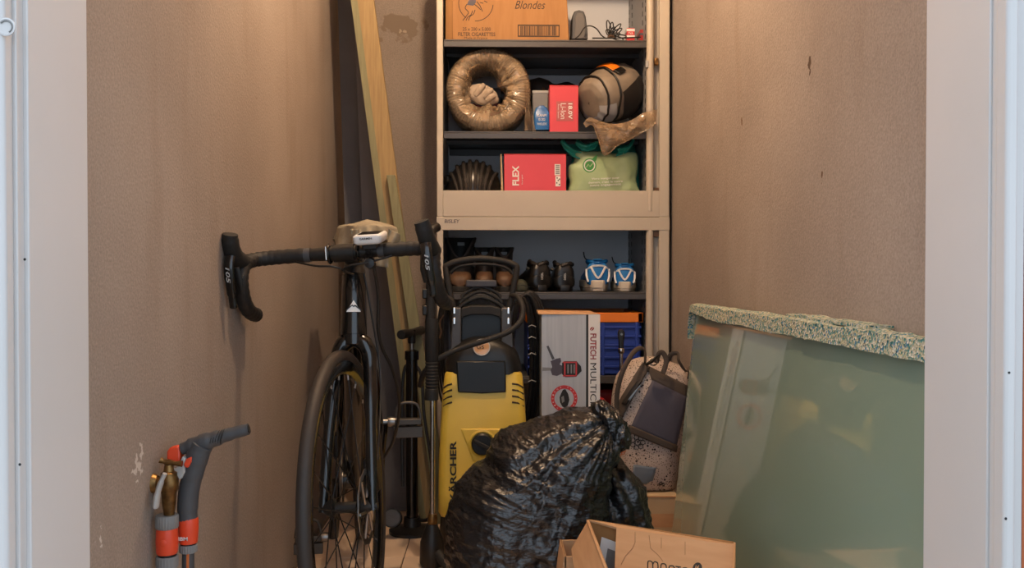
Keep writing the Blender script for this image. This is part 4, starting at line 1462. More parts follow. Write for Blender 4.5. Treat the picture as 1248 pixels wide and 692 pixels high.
t = thing('hose_coil', 'black high-pressure hose coiled on the side of the yellow washer', 'hose', (wx(648, 2.9), 2.9, 0.4))
for k in range(6):
    cxk, ryk, rxk = 636 + 2.0 * k, 78 + 3.2 * k, 12 + 2.2 * k
    pts = [W(cxk + rxk * math.cos(a_), 440 + k * 2 + ryk * math.sin(a_), 2.955 + 0.014 * (k % 3) + 0.01 * math.sin(a_)) for a_ in [2 * PI * i / 40 for i in range(40)]]
    B().tube(pts, 0.0072, 8, closed=True).build('loop', 'black', t)
for py in (398, 412, 432, 465):
    B().tube([W(644, py, 2.93), W(648, py - 2, 2.922), W(653, py, 2.93)], 0.0018, 6).build('cable_tie', 'light_grey', t)
t = thing('power_cord', 'black power cord hanging between the washer and its spray lance', 'cord', (wx(545, 2.9), 2.9, 0.4))
for k in range(4):
    pts = [W(546 - k * 1.4 + (6 + k * 1.2) * math.cos(a_), 420 + 3 * k + (48 + 5 * k) * math.sin(a_), 2.935 + 0.012 * k) for a_ in [2 * PI * i / 36 for i in range(36)]]
    B().tube(pts, 0.0038, 8, closed=True).build('loop', 'black', t)
B().tube([W(x, y, 2.86) for x, y in ((541, 384), (537, 390), (536, 396), (538, 404), (536, 412))], 0.003, 8).build('lead', 'brown_leather', t)

# ------------------------------------------------------------------ spray lance
YL = 2.64
xl = W(527, 500, YL).x
t = thing('spray_lance', 'black spray lance with chrome tube standing between bicycle and washer', 'lance', (xl, YL, 0))
z_ = lambda py: W(527, py, YL).z
B().tube([(W(525.5, 300, YL).x, YL, z_(300)), (W(524.5, 388, YL).x, YL, z_(388))], 0.0135, 14).build('upper_tube', 'black_rubber', t)
gr = [(0.0175, z_(388)), (0.0185, z_(392))]
for k in range(9):
    zz = z_(440 + 4 * k)
    gr += [(0.019, zz + 0.003), (0.017, zz), (0.017, zz - 0.002), (0.019, zz - 0.004)]
gr += [(0.02, z_(482)), (0.02, z_(487)), (0.008, z_(488))]
B().lathe(gr, (xl - 0.002, YL, 0), n=18).build('grip', 'black_rubber', t)
B().lathe([(0.0075, z_(487)), (0.0075, z_(631)), (0, z_(631))], (xl, YL, 0), n=16).build('chrome_tube', 'chrome', t)
B().lathe([(0.012, z_(626)), (0.0145, z_(630)), (0.0145, z_(637)), (0.012, z_(640)), (0, z_(640))], (xl, YL, 0), n=16).build('brass_nut', 'brass', t)
B().lathe([(0.016, z_(638)), (0.026, z_(650)), (0.034, z_(660)), (0.036, 0.012), (0.03, 0.0), (0, 0)], (xl - 0.002, YL, 0), n=22).build('nozzle_head', 'black', t)
B().tube([(xl + 0.015, YL - 0.02, 0.045), (xl + 0.03, YL - 0.04, 0.03), (xl + 0.045, YL - 0.05, 0.012)], [0.012, 0.015, 0.012], 12).build('nozzle_side', 'black_rubber', t)
for py in (358, 378):
    p = W(517.5, py, YL - 0.012)
    B().box(p.x - 0.006, p.x + 0.008, YL - 0.02, YL + 0.01, p.z - 0.014, p.z + 0.014).build('clamp', 'black', t, bevel=0.003)
B().tube(catmull([W(526, 305, YL), W(524, 290, YL + 0.02), W(527, 280, YL + 0.04), W(534, 276, YL + 0.06)], 6), [0.014] * 18 + [0.01], 10).build('gun_top', 'black', t)

# ------------------------------------------------------------------ bicycle
RA = Vector((-0.425, 2.958, 0.34))
FA = Vector((-0.302, 1.98, 0.34))
f0 = (FA - RA)
f0.z = 0
wbs = f0.length
f0.normalize()
l0 = Vector((0, 0, 1)).cross(f0)
FR = Matrix(((f0.x, l0.x, 0, RA.x), (f0.y, l0.y, 0, RA.y), (0, 0, 1, 0), (0, 0, 0, 1)))      # frame space: x forward, y rider's left, z up
ha = math.radians(73)
axd = Vector((-math.cos(ha), 0, math.sin(ha)))
A_0 = Vector((wbs - 0.043, 0, 0.327))
ST = FR @ Matrix.Translation(A_0) @ Matrix.Rotation(math.radians(-12.5), 4, axd) @ Matrix.Translation(-A_0)    # steered space
bike = thing('road_bicycle', 'black road bicycle with drop handlebar leaning along the left wall', 'bicycle', (RA + FA) / 2 - Vector((0, 0, 0.34)))


def wheel(c, mtx, front):
    w = B(mtx)
    n = 64
    R_ = 0.326
    pts = [c + Vector((R_ * math.cos(a_), 0, R_ * math.sin(a_))) for a_ in [2 * PI * i / n for i in range(n)]]
    w.tube(pts, 0.0140, 12, closed=True, up=(0, 1, 0))
    root = w.build('front_wheel' if front else 'rear_wheel', 'tyre', bike, smooth=60)
    r = B(mtx)
    ring = []
    for i in range(n):
        a_ = 2 * PI * i / n
        d = Vector((math.cos(a_), 0, math.sin(a_)))
        ring.append([c + d * 0.316 + Vector((0, 0.010, 0)), c + d * 0.300 + Vector((0, 0.011, 0)), c + d * 0.287 + Vector((0, 0.004, 0)),
                     c + d * 0.287 + Vector((0, -0.004, 0)), c + d * 0.300 + Vector((0, -0.011, 0)), c + d * 0.316 + Vector((0, -0.010, 0))])
    r.loft(ring, closed=True)
    r.build('rim', 'black_gloss', root, smooth=50)
    hb_ = B(mtx)
    hb_.lathe([(0.008, -0.055), (0.012, -0.05), (0.021, -0.036), (0.021, -0.03), (0.012, -0.026), (0.012, 0.02), (0.021, 0.026), (0.024, 0.034), (0.012, 0.046), (0.008, 0.055), (0, 0.055)], c, (0, 1, 0), 18)
    hb_.build('hub', 'black', root)
    ns = 24
    for i in range(ns):
        a_ = 2 * PI * i / ns
        sd = 1 if i % 2 else -1
        off = (0.9 if (i // 2) % 2 else -0.9)
        p = c + Vector((0.288 * math.cos(a_), 0, 0.288 * math.sin(a_)))
        q_ = c + Vector((0.02 * math.cos(a_ + off), sd * 0.031, 0.02 * math.sin(a_ + off)))
        B(mtx).tube([q_, p], 0.0014, 6).build('spoke', 'spoke', root)
        B(mtx).tube([p, p + (q_ - p).normalized() * 0.012], 0.0022, 6).build('nipple', 'steel', root)
    ro = B(mtx)
    rr = 0.08 if front else 0.07
    rg = []
    for i in range(60):
        a_ = 2 * PI * i / 60
        d = Vector((math.cos(a_), 0, math.sin(a_)))
        wob = 0.002 * math.cos(12 * a_)
        rg.append([c + d * (rr + wob) + Vector((0, 0.0405, 0)), c + d * (rr + wob) + Vector((0, 0.0422, 0)), c + d * (rr - 0.013 + wob) + Vector((0, 0.0422, 0)), c + d * (rr - 0.013 + wob) + Vector((0, 0.0405, 0))])
    ro.loft(rg, closed=True)
    for i in range(6):
        a_ = 2 * PI * i / 6
        ro.tube([c + Vector((0.018 * math.cos(a_ - 0.5), 0.0413, 0.018 * math.sin(a_ - 0.5))), c + Vector(((rr - 0.011) * math.cos(a_), 0.0413, (rr - 0.011) * math.sin(a_)))], 0.0035, 6)
    ro.build('brake_rotor', 'steel', root)
    return root


fa = Vector((wbs, 0, 0.34))
ra = Vector((0, 0, 0.34))
wheel(fa, ST, True)
wheel(ra, FR, False)
ax_ = lambda s_: A_0 + axd * s_
BBp = Vector((0.405, 0, 0.268))
htb, htt = ax_(0.392), ax_(0.535)
# frame
fb = B(FR)
fb.tube([htb - axd * 0.004, htt], [0.031, 0.0275], 20)
fb.build('head_tube', 'black_gloss', bike, smooth=60)
stt = Vector((0.262, 0, 0.80))
fb = B(FR)
fb.tube([ax_(0.515), stt + Vector((0.01, 0, -0.035))], [0.02, 0.0165], 16)
fb.tube([ax_(0.405), BBp], [0.026, 0.03], 16)
fb.tube([BBp, stt], [0.019, 0.0165], 16)
fb.tube([BBp + Vector((0, -0.045, 0)), BBp + Vector((0, 0.045, 0))], 0.024, 16)
for sd in (-1, 1):
    fb.tube([BBp + Vector((0, sd * 0.03, 0)), BBp + Vector((-0.1, sd * 0.045, 0.01)), ra + Vector((0, sd * 0.066, 0))], [0.014, 0.012, 0.009], 10)
    fb.tube([stt + Vector((-0.01, sd * 0.01, -0.12)), ra + Vector((0.12, sd * 0.05, 0.2)), ra + Vector((0, sd * 0.066, 0))], [0.008, 0.007, 0.007], 10)
fb.build('frame', 'black_gloss', bike, smooth=60)
fb = B(FR)
fb.tube([stt - Vector((-0.012, 0, 0.05)), stt + Vector((-0.05, 0, 0.14))], 0.0136, 14)
fb.build('seat_post', 'black', bike)
# emblem on the head tube: white triangle with a mountain line
ctr_ = ax_(0.452)
nrm_ = Vector((math.sin(ha), 0, math.cos(ha)))
emm = face_m(ctr_ + nrm_ * 0.0295, right=(0, 1, 0), up=axd)
b = B(FR)
b.prism([(-0.0165, -0.013), (0.0165, -0.013), (0.0, 0.015)], emm, 0.0012)
b.build('head_badge', 'white', bike, smooth=0)
b = B(FR)
b.prism([(-0.0175, -0.0115), (-0.0035, 0.001), (0.0, -0.002), (0.003, 0.0), (0.0175, -0.0115), (0.0175, -0.0090), (0.004, 0.0042), (0.0, 0.0014), (-0.0035, 0.0045), (-0.0175, -0.009)], emm @ Matrix.Translation((0, 0, 0.0012)), 0.0006)
b.build('badge_line', 'black', bike, smooth=0)
# fork
fk = B(ST)
crn = ax_(0.385)
fk.tube([ax_(0.365), ax_(0.394)], [0.024, 0.028], 16)
for sd in (-1, 1):
    fk.tube(catmull([crn + Vector((0.0, sd * 0.008, -0.004)), crn + Vector((0.008, sd * 0.028, -0.02)), crn + Vector((0.018, sd * 0.038, -0.06)), crn.lerp(fa, 0.5) + Vector((0.006, sd * 0.046, 0)), fa + Vector((-0.01, sd * 0.053, 0.03)), fa + Vector((0, sd * 0.055, -0.008))], 6),
            [0.02] * 6 + [0.019] * 6 + [0.016] * 6 + [0.013] * 6 + [0.010] * 6 + [0.010], 14)
fk.build('fork', 'black_gloss', bike, smooth=60)
b = B(ST)
b.tube([fa + Vector((0, -0.062, 0)), fa + Vector((0, 0.066, 0))], 0.008, 12)
b.build('axle', 'black', bike)
b = B(ST)
b.box(-0.062, -0.02, 0.030, 0.062, 0.02, 0.095, Matrix.Translation(fa + Vector((-0.012, 0, 0))))
b.build('front_brake_caliper', 'black', bike, bevel=0.006)
b = B()
b.tube(catmull([W(455, 322, 2.10), W(461, 360, 2.14), W(461, 400, 2.17), W(466, 424, 2.2), W(477, 447, 2.24), W(485, 476, 2.3), W(486, 505, 2.36), W(478, 540, 2.44), W(460, 568, 2.5)], 8), 0.0042, 8)
b.build('brake_hose', 'black', bike)
b = B(ST)
b.tube(catmull([ax_(0.54) + Vector((0.03, 0.03, 0.0)), ax_(0.45) + Vector((0.0, 0.040, 0.0)), crn + Vector((-0.02, 0.052, -0.1)), fa + Vector((-0.05, 0.06, 0.09))], 8), 0.0026, 8)
b.build('front_brake_hose', 'black', bike)
# spacers, stem
b = B(ST)
b.lathe([(0.0275, 0.535), (0.026, 0.548), (0.0235, 0.549), (0.0235, 0.556), (0.023, 0.557), (0.023, 0.592), (0.017, 0.598), (0, 0.598)], A_0, axd, 20)
b.build('headset_spacer', 'black', bike)
bc_ = ax_(0.578) + Vector((0.092, 0, 0.012))
b = B(ST)
b.tube([ax_(0.575), ax_(0.578).lerp(bc_, 0.6), bc_], [0.021, 0.0185, 0.018], 14)
b.tube([bc_ - Vector((0, 0.024, 0)), bc_ + Vector((0, 0.024, 0))], 0.0205, 18)
stem = b.build('stem', 'black', bike)
for yy in (-0.034, 0.034):
    b = B(ST)
    b.tube([bc_ + Vector((0.0185 * math.cos(q), yy, 0.0185 * math.sin(q))) for q in [2 * PI * i / 20 for i in range(20)]], 0.0042, 8, closed=True, flat=1.4)
    b.build('clamp_band', 'black_gloss', stem)
b = B(ST)
b.tube([bc_ + Vector((0.022, -0.0375, -0.014)), bc_ + Vector((0.022, -0.0375, 0.016))], 0.0022, 6)
b.build('clamp_bolt', 'chrome', stem)
# handlebar
HW = 0.213
b = B(ST)
b.tube([bc_ + Vector((0, -0.11, 0)), bc_ + Vector((0, -0.05, 0)), bc_ + Vector((0, 0.05, 0)), bc_ + Vector((0, 0.11, 0))], [0.0125, 0.0158, 0.0158, 0.0125], 18)
hbar = b.build('handlebar', 'black', bike)
for sd in (-1, 1):
    P = lambda x, y, z: bc_ + Vector((x, sd * y, z))
    path = catmull([P(0, 0.09, 0), P(0.0, 0.14, 0), P(0.004, 0.175, -0.001), P(0.018, 0.2, -0.003), P(0.045, HW - 0.003, -0.008), P(0.07, HW, -0.02), P(0.084, HW + 0.001, -0.048), P(0.074, HW + 0.003, -0.082), P(0.045, HW + 0.006, -0.11), P(0.008, HW + 0.009, -0.124), P(-0.03, HW + 0.012, -0.13)], 6)
    b = B(ST)
    rr = [0.0158 + 0.0007 * (i % 3) for i in range(len(path))]
    rr[-1] = 0.012
    b.tube(path, rr, 14)
    tp = b.build('bar_tape', 'tape', hbar, smooth=50)
    b = B(ST)
    b.tube([P(0, 0.078, 0), P(0, 0.092, 0)], 0.0165, 16)
    b.build('tape_finish', 'mid_grey' if False else 'grey_plastic', hbar)
    # hood
    b = B(ST)
    b.tube(catmull([P(0.05, HW, -0.01), P(0.085, HW, -0.004), P(0.115, HW - 0.001, 0.004), P(0.138, HW - 0.003, 0.022), P(0.15, HW - 0.006, 0.043), P(0.153, HW - 0.008, 0.052)], 5),
           [0.017] * 5 + [0.0185] * 5 + [0.0185] * 5 + [0.018] * 5 + [0.0165] * 5 + [0.009], 14, flat=1.05)
    b.build('brake_hood', 'black_rubber', hbar, smooth=60)
    # lever blade
    lv = catmull([P(0.148, HW - 0.003, 0.004), P(0.156, HW - 0.001, -0.018), P(0.150, HW + 0.001, -0.05), P(0.138, HW + 0.003, -0.082), P(0.132, HW + 0.004, -0.108)], 6)
    b = B(ST)
    b.tube(lv, [0.012] * 6 + [0.0118] * 6 + [0.0105] * 6 + [0.0085] * 6 + [0.006], 12, flat=0.55, up=(1, 0, 0))
    lev = b.build('brake_lever', 'black_gloss', hbar, smooth=60)
    b = B(ST)
    b.tube([P(0.138, HW - 0.010, -0.02), P(0.13, HW - 0.012, -0.05), P(0.12, HW - 0.012, -0.078)], [0.007, 0.009, 0.005], 10, flat=0.5, up=(1, 0, 0))
    b.build('shift_paddle', 'black', hbar)
    Lm = ST @ face_m(P(0.1605, HW, -0.036), -PI / 2 + sd * 0.02, right=(0, 1, 0), up=(0.10, 0, 1))
    text('105', 0.034, 0.0085, 'light_grey', lev, Lm, d=0.0012, bold=0.02, shear=0.2)
    # hoses in front of bar
    b = B(ST)
    b.tube(catmull([P(0.01, 0.11, -0.014), P(0.03, 0.06, -0.026), P(0.035, 0.02, -0.03), P(0.02, 0.0, -0.04), P(-0.03, 0.01, -0.05)], 6), 0.0024, 8)
    b.build('cable', 'black', hbar)
# bike computer
gz = bc_ + Vector((0.045, 0.072, 0.030))
gmx = ST @ Matrix.Translation(gz) @ Matrix.Rotation(math.radians(8), 4, 'Y')
b = B(gmx)
b.loft([rrect(0, 0, 0.036, 0.026, 0.008, -0.013), rrect(0, 0, 0.041, 0.0305, 0.008, -0.008), rrect(0, 0, 0.042, 0.0315, 0.008, 0.005), rrect(0, 0, 0.039, 0.0285, 0.008, 0.0085)])
gc = b.build('bike_computer', 'white', bike, smooth=50)
b = B(gmx)
b.loft([rrect(-0.004, 0, 0.032, 0.024, 0.005, 0.0084), rrect(-0.004, 0, 0.032, 0.024, 0.005, 0.0094)])
b.build('screen', 'black_gloss', gc)
text('GARMIN', 0.028, 0.0045, 'black_ink', gc, gmx @ face_m((0.0425, -0.002, 0.001), 0, right=(0, 1, 0)), bold=0.02)
b = B(gmx)
b.tube([(-0.01, -0.01, -0.01), (-0.03, -0.02, -0.022), (-0.05, -0.03, -0.03)], 0.007, 10)
b.box(-0.02, 0.02, -0.014, 0.014, -0.024, -0.012)
b.build('computer_mount', 'black', gc)
b = B(ST)
for k in range(4):
    b.tube(catmull([bc_ + Vector((0.02, 0.052 + 0.006 * k, 0.017)), bc_ + Vector((0.026, 0.055 + 0.004 * k, 0.0)), bc_ + Vector((0.012, 0.048 + 0.006 * k, -0.019))], 5), 0.0012, 6)
b.build('mount_bands', 'black', gc)
# bell mount under the bar
b = B(ST)
b.lathe([(0.011, 0), (0.013, 0.006), (0.011, 0.02), (0, 0.022)], bc_ + Vector((0.01, 0.062, -0.028)), (1, 0, 0), 14)
b.build('bar_lamp_mount', 'black', bike)
# saddle with khaki cover
sdl = stt + Vector((-0.085, 0, 0.147))
b = B(FR)
b.loft([[(sdl.x + x, w_ * math.cos(a_), sdl.z + 0.012 * math.sin(a_) + zc) for a_ in [2 * PI * i / 16 for i in range(16)]] for x, w_, zc in
        ((0.16, 0.012, -0.004), (0.13, 0.02, 0), (0.06, 0.028, 0), (-0.02, 0.05, 0.0), (-0.07, 0.068, 0.004), (-0.11, 0.066, 0.008), (-0.125, 0.04, 0.008))])
sd_ = b.build('saddle', 'black', bike, smooth=60)
b = B(FR)


def cover(u, v):
    a_ = 2 * PI * u
    x = 0.02 + 0.155 * math.cos(a_)
    wv = 0.088 * (1 - 0.42 * max(0, math.cos(a_))) * math.sin(a_)
    r = min(1.0, v / 0.55)
    z = 0.042 + 0.012 * (1 - r * r) - 0.01 * r
    if v > 0.55:
        z -= (v - 0.55) / 0.45 * (0.055 + 0.018 * math.sin(5 * a_ + 1) + 0.03 * max(0, math.sin(a_ - 0.9)))
        r = 1 + 0.10 * (v - 0.55) / 0.45 * (1 + 0.9 * math.sin(9 * a_) + 0.6 * math.sin(4 * a_ + 2))
    n_ = 0.008 * (ridged(Vector((x * r * 12, wv * r * 16, v * 2)), 3) - 0.5)
    return Vector((sdl.x + x * r, wv * r + 0.025, sdl.z + z + n_))


b.grid(cover, 90, 30, wrap=True)
b.build('saddle_cover', 'khaki', sd_, smooth=60, solid=0.002)
for quad in ([(427, 279), (437, 279), (439, 298), (429, 298)], [(474, 279), (487, 285), (489, 297), (472, 298)], [(452, 300), (474, 300), (473, 326), (458, 324)]):
    (xa, ya), (xb, yb), (xc, yc_), (xd, yd) = quad
    g_ = B().grid(lambda u, v: W((xa + (xb - xa) * u) * (1 - v) + (xd + (xc - xd) * u) * v, (ya + (yb - ya) * u) * (1 - v) + (yd + (yc_ - yd) * u) * v,
                                 2.545 + 0.012 * math.sin(6 * u + 3 * v)), 12, 12)
    g_.build('cover_flap', 'khaki', sd_, smooth=60, solid=0.002)
# cranks, pedals, chain
b = B(FR)
b.lathe([(0.086, -0.046), (0.088, -0.044), (0.086, -0.042), (0.07, -0.042), (0.07, -0.046)], BBp, (0, 1, 0), 40)
b.lathe([(0.03, -0.05), (0.03, -0.04), (0, -0.04)], BBp, (0, 1, 0), 16)
b.build('chainring', 'steel', bike)
for sd, dx, dz in ((1, 0.035, 0.166), (-1, -0.035, -0.166)):
    P0, P1 = BBp + Vector((0, sd * 0.055, 0)), BBp + Vector((dx, sd * 0.07, dz))
    b = B(FR)
    b.tube([P0, P0.lerp(P1, 0.5), P1], [0.017, 0.0135, 0.015], 12)
    cr = b.build('crank_arm', 'black_gloss', bike, smooth=60)
    b = B(FR)
    b.tube([P1, P1 + Vector((0, sd * 0.09, 0))], [0.008, 0.006], 12)
    b.lathe([(0.012, sd * 0.012), (0.014, sd * 0.02), (0.012, sd * 0.034), (0.01, sd * 0.04)], P1, (0, 1, 0), 14)
    pd = b.build('pedal', 'steel', bike)
    cyp = P1 + Vector((0, sd * 0.068, 0))
    b = B(FR)
    loop = catmull([cyp + Vector((0.0, -0.036, 0.0)), cyp + Vector((0.0, -0.03, 0.035)), cyp + Vector((0.0, -0.016, 0.05)), cyp + Vector((0, 0.016, 0.05)), cyp + Vector((0, 0.03, 0.035)), cyp + Vector((0.0, 0.036, 0))], 5)
    b.tube(loop, 0.0045, 8)
    b.box(-0.012, 0.012, -0.04, 0.04, -0.044, -0.014, Matrix.Translation(cyp))
    b.box(-0.015, 0.015, -0.036, 0.036, -0.008, 0.008, Matrix.Translation(cyp))
    b.build('pedal_cage', mat('pedal_grey', (74, 68, 62), 0.45, 0.4), pd, bevel=0.002)
b = B(FR)
chp = []
for i in range(16):
    q = -PI / 2 + PI * i / 15
    chp.append(BBp + Vector((0.086 * math.cos(q), -0.044, 0.086 * math.sin(q))))
for i in range(10):
    q = PI / 2 + PI * 0.8 * i / 9
    chp.append(ra + Vector((0.04 * math.cos(q), -0.044, 0.04 * math.sin(q))))
chp.append(ra + Vector((0.01, -0.046, -0.08)))
chp.append(ra + Vector((0.03, -0.046, -0.12)))
b.tube(chp, 0.004, 6, closed=True)
b.build('chain', 'steel', bike)
b = B(FR)
for k in range(9):
    b.lathe([(0.058 - 0.004 * k, -0.046 + 0.003 * k), (0.058 - 0.004 * k, -0.0445 + 0.003 * k), (0.02, -0.0445 + 0.003 * k)], ra, (0, 1, 0), 30)
b.build('cassette', 'steel', bike)
b = B(FR)
b.box(-0.03, 0.035, -0.085, -0.05, -0.085, -0.01, Matrix.Translation(ra))
b.box(0.0, 0.04, -0.06, -0.048, -0.15, -0.08, Matrix.Translation(ra))
b.build('rear_derailleur', 'black', bike, bevel=0.006)

# ------------------------------------------------------------------ tap, hose gun
YG = 1.585
t = thing('water_tap', 'brass garden tap on the left wall with orange hose connector', 'tap', W(203, 640, YG + 0.01))
YTP = YG - 0.03
P = lambda px, py, Y=YTP: W(px, py, Y)
tx = P(206, 600).x
tz = lambda py: P(206, py).z
b = B()
b.lathe([(0.0085, tz(628)), (0.0115, tz(612)), (0.0125, tz(600)), (0.0155, tz(596)), (0.016, tz(584)), (0.0135, tz(580)), (0.0135, tz(576)), (0.009, tz(574)), (0.007, tz(566)), (0.0, tz(565))], (tx, YTP, 0), n=20)
b.build('spout', 'brass', t)
b = B()
b.tube([(tx, YTP, tz(590)), ((tx + XL) / 2, YTP + 0.005, tz(590)), (XL - 0.004, YTP + 0.008, tz(590))], [0.012, 0.010, 0.012], 14)
b.lathe([(0.0165, 0), (0.0155, 0.004), (0.013, 0.008)], (XL, YTP + 0.008, tz(590)), (1, 0, 0), 20)
b.build('wall_pipe', 'brass', t)
b = B()
b.tube([P(195.5, 560.5), P(199, 562), P(205, 563.5), P(214, 564.5), P(222, 565)], [0.0055, 0.0038, 0.006, 0.0038, 0.0055], 12)
b.tube([P(206, 575), P(206, 563)], [0.0055, 0.004], 12)
b.build('tap_handle', 'brass', t)


def ribbed(p, r, z0, z1, n, m, name, par):
    b_ = B()
    rg_ = []
    for z_ in (z0, z0 + (z1 - z0) * 0.1, z1 - (z1 - z0) * 0.1, z1):
        e_ = 0.93 if z_ in (z0, z1) else 1.0
        rg_.append([(p[0] + (r * e_ + (0.0008 if i % 2 else 0)) * math.cos(2 * PI * i / (2 * n)), p[1] + (r * e_ + (0.0008 if i % 2 else 0)) * math.sin(2 * PI * i / (2 * n)), z_) for i in range(2 * n)])
    b_.loft(rg_)
    return b_.build(name, m, par, smooth=30)


c1 = P(203.5, 650)
ribbed((c1.x, YTP, 0), 0.0185, tz(643), tz(627), 26, 'mid_grey', 'union_nut', t)
B().lathe([(0.0165, tz(674)), (0.0175, tz(672)), (0.0185, tz(660)), (0.0175, tz(646)), (0.0165, tz(643))], (c1.x, YTP, 0), n=24).build('quick_connector', 'orange_plastic', t)
B().lathe([(0.004, 0), (0.006, 0.001), (0.004, 0.0022), (0, 0.0025)], (c1.x, YTP - 0.0178, tz(658)), (0, -1, 0), 14).build('release_button', 'orange_plastic', t)
B().lathe([(0.0145, tz(679)), (0.0145, tz(673)), (0, tz(673))], (c1.x, YTP, 0), n=22).build('collar_ring', 'black', t)
ribbed((c1.x, YTP, 0), 0.0178, tz(691), tz(677), 24, 'mid_grey', 'hose_nut', t)
b = B()
b.tube(catmull([(c1.x, YTP, tz(688)), (c1.x, YTP, tz(720)), (c1.x + 0.0, YTP + 0.03, 0.15), (c1.x + 0.02, YTP + 0.06, 0.012)], 8), 0.0095, 12)
b.build('hose_end', 'mid_grey', t)
b = B()
YQ = YTP - 0.032
b.tube(catmull([P(201, 577, YQ), P(196, 588, YQ), P(191.5, 604, YQ), P(189.5, 619, YQ)], 5), [0.006] * 5 + [0.0075] * 5 + [0.0085] * 5 + [0.007], 12, flat=0.6)
b.build('cover_flap', 'light_grey', t)

P = lambda px, py, Y=YG: W(px, py, Y)
t = thing('hose_spray_gun', 'grey and orange garden hose spray gun hanging beside the tap', 'spray gun', P(230, 660))
hp = catmull([P(229, 634), P(228.5, 620), P(230, 600), P(234, 580), P(239, 562), P(243, 549), P(247, 541)], 6)
b = B()
b.tube(hp, [0.0165] * 6 + [0.0175] * 6 + [0.0175] * 6 + [0.0185] * 6 + [0.0195] * 6 + [0.019] * 6 + [0.016], 16, flat=1.0)
gun = b.build('grip', 'grey_plastic', t, smooth=60)
b = B()
b.tube(catmull([P(222, 547), P(232, 543.5), P(246, 539.5), P(258, 536), P(270, 532), P(285, 527.5), P(300, 523.5), P(303, 522.8)], 4),
       [0.0105] * 4 + [0.0135] * 4 + [0.0155] * 4 + [0.0135] * 4 + [0.0115] * 4 + [0.0105] * 4 + [0.0098] * 4 + [0.0098], 16)
b.build('barrel', 'grey_plastic', t, smooth=60)
for k in range(6):
    p = P(256 + 3.2 * k, 536.5 - 0.95 * k)
    b = B().tube([p + Vector((0.0125 * math.cos(q) * 0.25, 0.0125 * math.sin(q), 0.0125 * math.cos(q))) for q in [2 * PI * i / 20 for i in range(20)]], 0.0014, 5, closed=True)
    b.build('barrel_rib', 'black_rubber', t)
B().lathe([(0.0075, 0), (0.0072, 0.002), (0, 0.002)], P(302.5, 522.9), (P(302, 523) - P(285, 527.5)), 16).build('nozzle_mouth', 'black', t)
b = B().loft([[P(x, y) + Vector((0, 0.013 * sy, 0)) for x, y, sy in ((xa, ya, -0.6), (xa, ya, 0.6), (xb, yb, 1), (xb, yb, -1))] for xa, ya, xb, yb in
              ((205, 549, 206, 560), (209, 544, 209, 563), (217, 542, 218, 564), (221, 544, 222.5, 560))])
b.build('flow_knob', 'orange_plastic', t, bevel=0.003, seg=3)
b = B()
q = [P(x, y) for x, y in ((227, 553), (231, 556), (229, 564), (230, 572), (226, 580), (221, 583), (214, 578), (213, 569), (222, 565))]
b.prism([(p.x, p.z) for p in q], Matrix(((1, 0, 0, 0), (0, 0, -1, YG - 0.008), (0, 1, 0, 0), (0, 0, 0, 1))), 0.012)
b.build('trigger', 'light_grey', t, bevel=0.002)
q = [P(x, y) for x, y in ((229, 562), (232, 556), (238.5, 553.5), (238, 560), (234, 567), (229.5, 566))]
B().prism([(p.x, p.z) for p in q], Matrix(((1, 0, 0, 0), (0, 0, -1, YG - 0.012), (0, 1, 0, 0), (0, 0, 0, 1))), 0.010).build('trigger_lock', 'orange_plastic', t, bevel=0.002)
c2 = P(229.5, 645)
gz_ = lambda py: P(229, py).z
B().lathe([(0.0150, gz_(661)), (0.0158, gz_(659)), (0.0168, gz_(645)), (0.0172, gz_(634)), (0.016, gz_(630.5))], (c2.x, YG, 0), n=24).build('quick_connector', 'orange_plastic', t)
text('MBM', pxw(15, YG), pxw(4.4, YG), 'white_ink', t, face_m((c2.x - 0.006, YG - 0.0172, gz_(653))), bold=0.02)
B().lathe([(0.0125, gz_(666)), (0.0125, gz_(660)), (0, gz_(660))], (c2.x, YG, 0), n=20).build('collar_ring', 'black', t)
ribbed((c2.x, YG, 0), 0.0145, gz_(672.5), gz_(663), 22, 'mid_grey', 'hose_nut', t)
hsp = catmull([(c2.x, YG, gz_(670)), (c2.x, YG, gz_(700)), (c2.x + 0.004, YG + 0.01, 0.2), (c2.x + 0.02, YG + 0.04, 0.05), (c2.x + 0.06, YG + 0.1, 0.012)], 8)
B().tube(hsp, 0.0105, 12).build('hose', 'grey_plastic', t)
B().tube([p + Vector((0.002, -0.0084, 0)) for p in hsp[:24]], 0.003, 6).build('hose_stripe', mat('stripe_orange', (196, 104, 52), 0.5), t)

# ------------------------------------------------------------------ laser box in front of the crate
YX = 2.80
t = thing('laser_box', 'grey and white FUTECH MULTICROSS carton standing behind the black bin bag', 'box', (W(695, 500, YX).x, YX + 0.06, 0))
zt = W(690, 383, YX).z
x0, xm, xm2, x1 = W(660, 450, YX).x, W(714.3, 450, YX).x, W(717, 450, YX).x, W(731, 450, YX).x
M['box_grey'] = mat('box_grey', (184, 187, 190), 0.35, var=(10, (164, 168, 174), 0.5), stretch=(9, 1, 0.4))
B().box(x0, x1, YX, YX + 0.12, 0, zt).build('carton', 'box_grey', t, bevel=0.0015)
B().box(xm2, x1 + 0.0006, YX - 0.0008, YX + 0.001, 0.002, zt - 0.001).build('white_panel', 'white_ink', t, smooth=0)
B().box(xm, xm2, YX - 0.0006, YX + 0.001, 0.002, zt - 0.001).build('dark_stripe', 'black_ink', t, smooth=0)
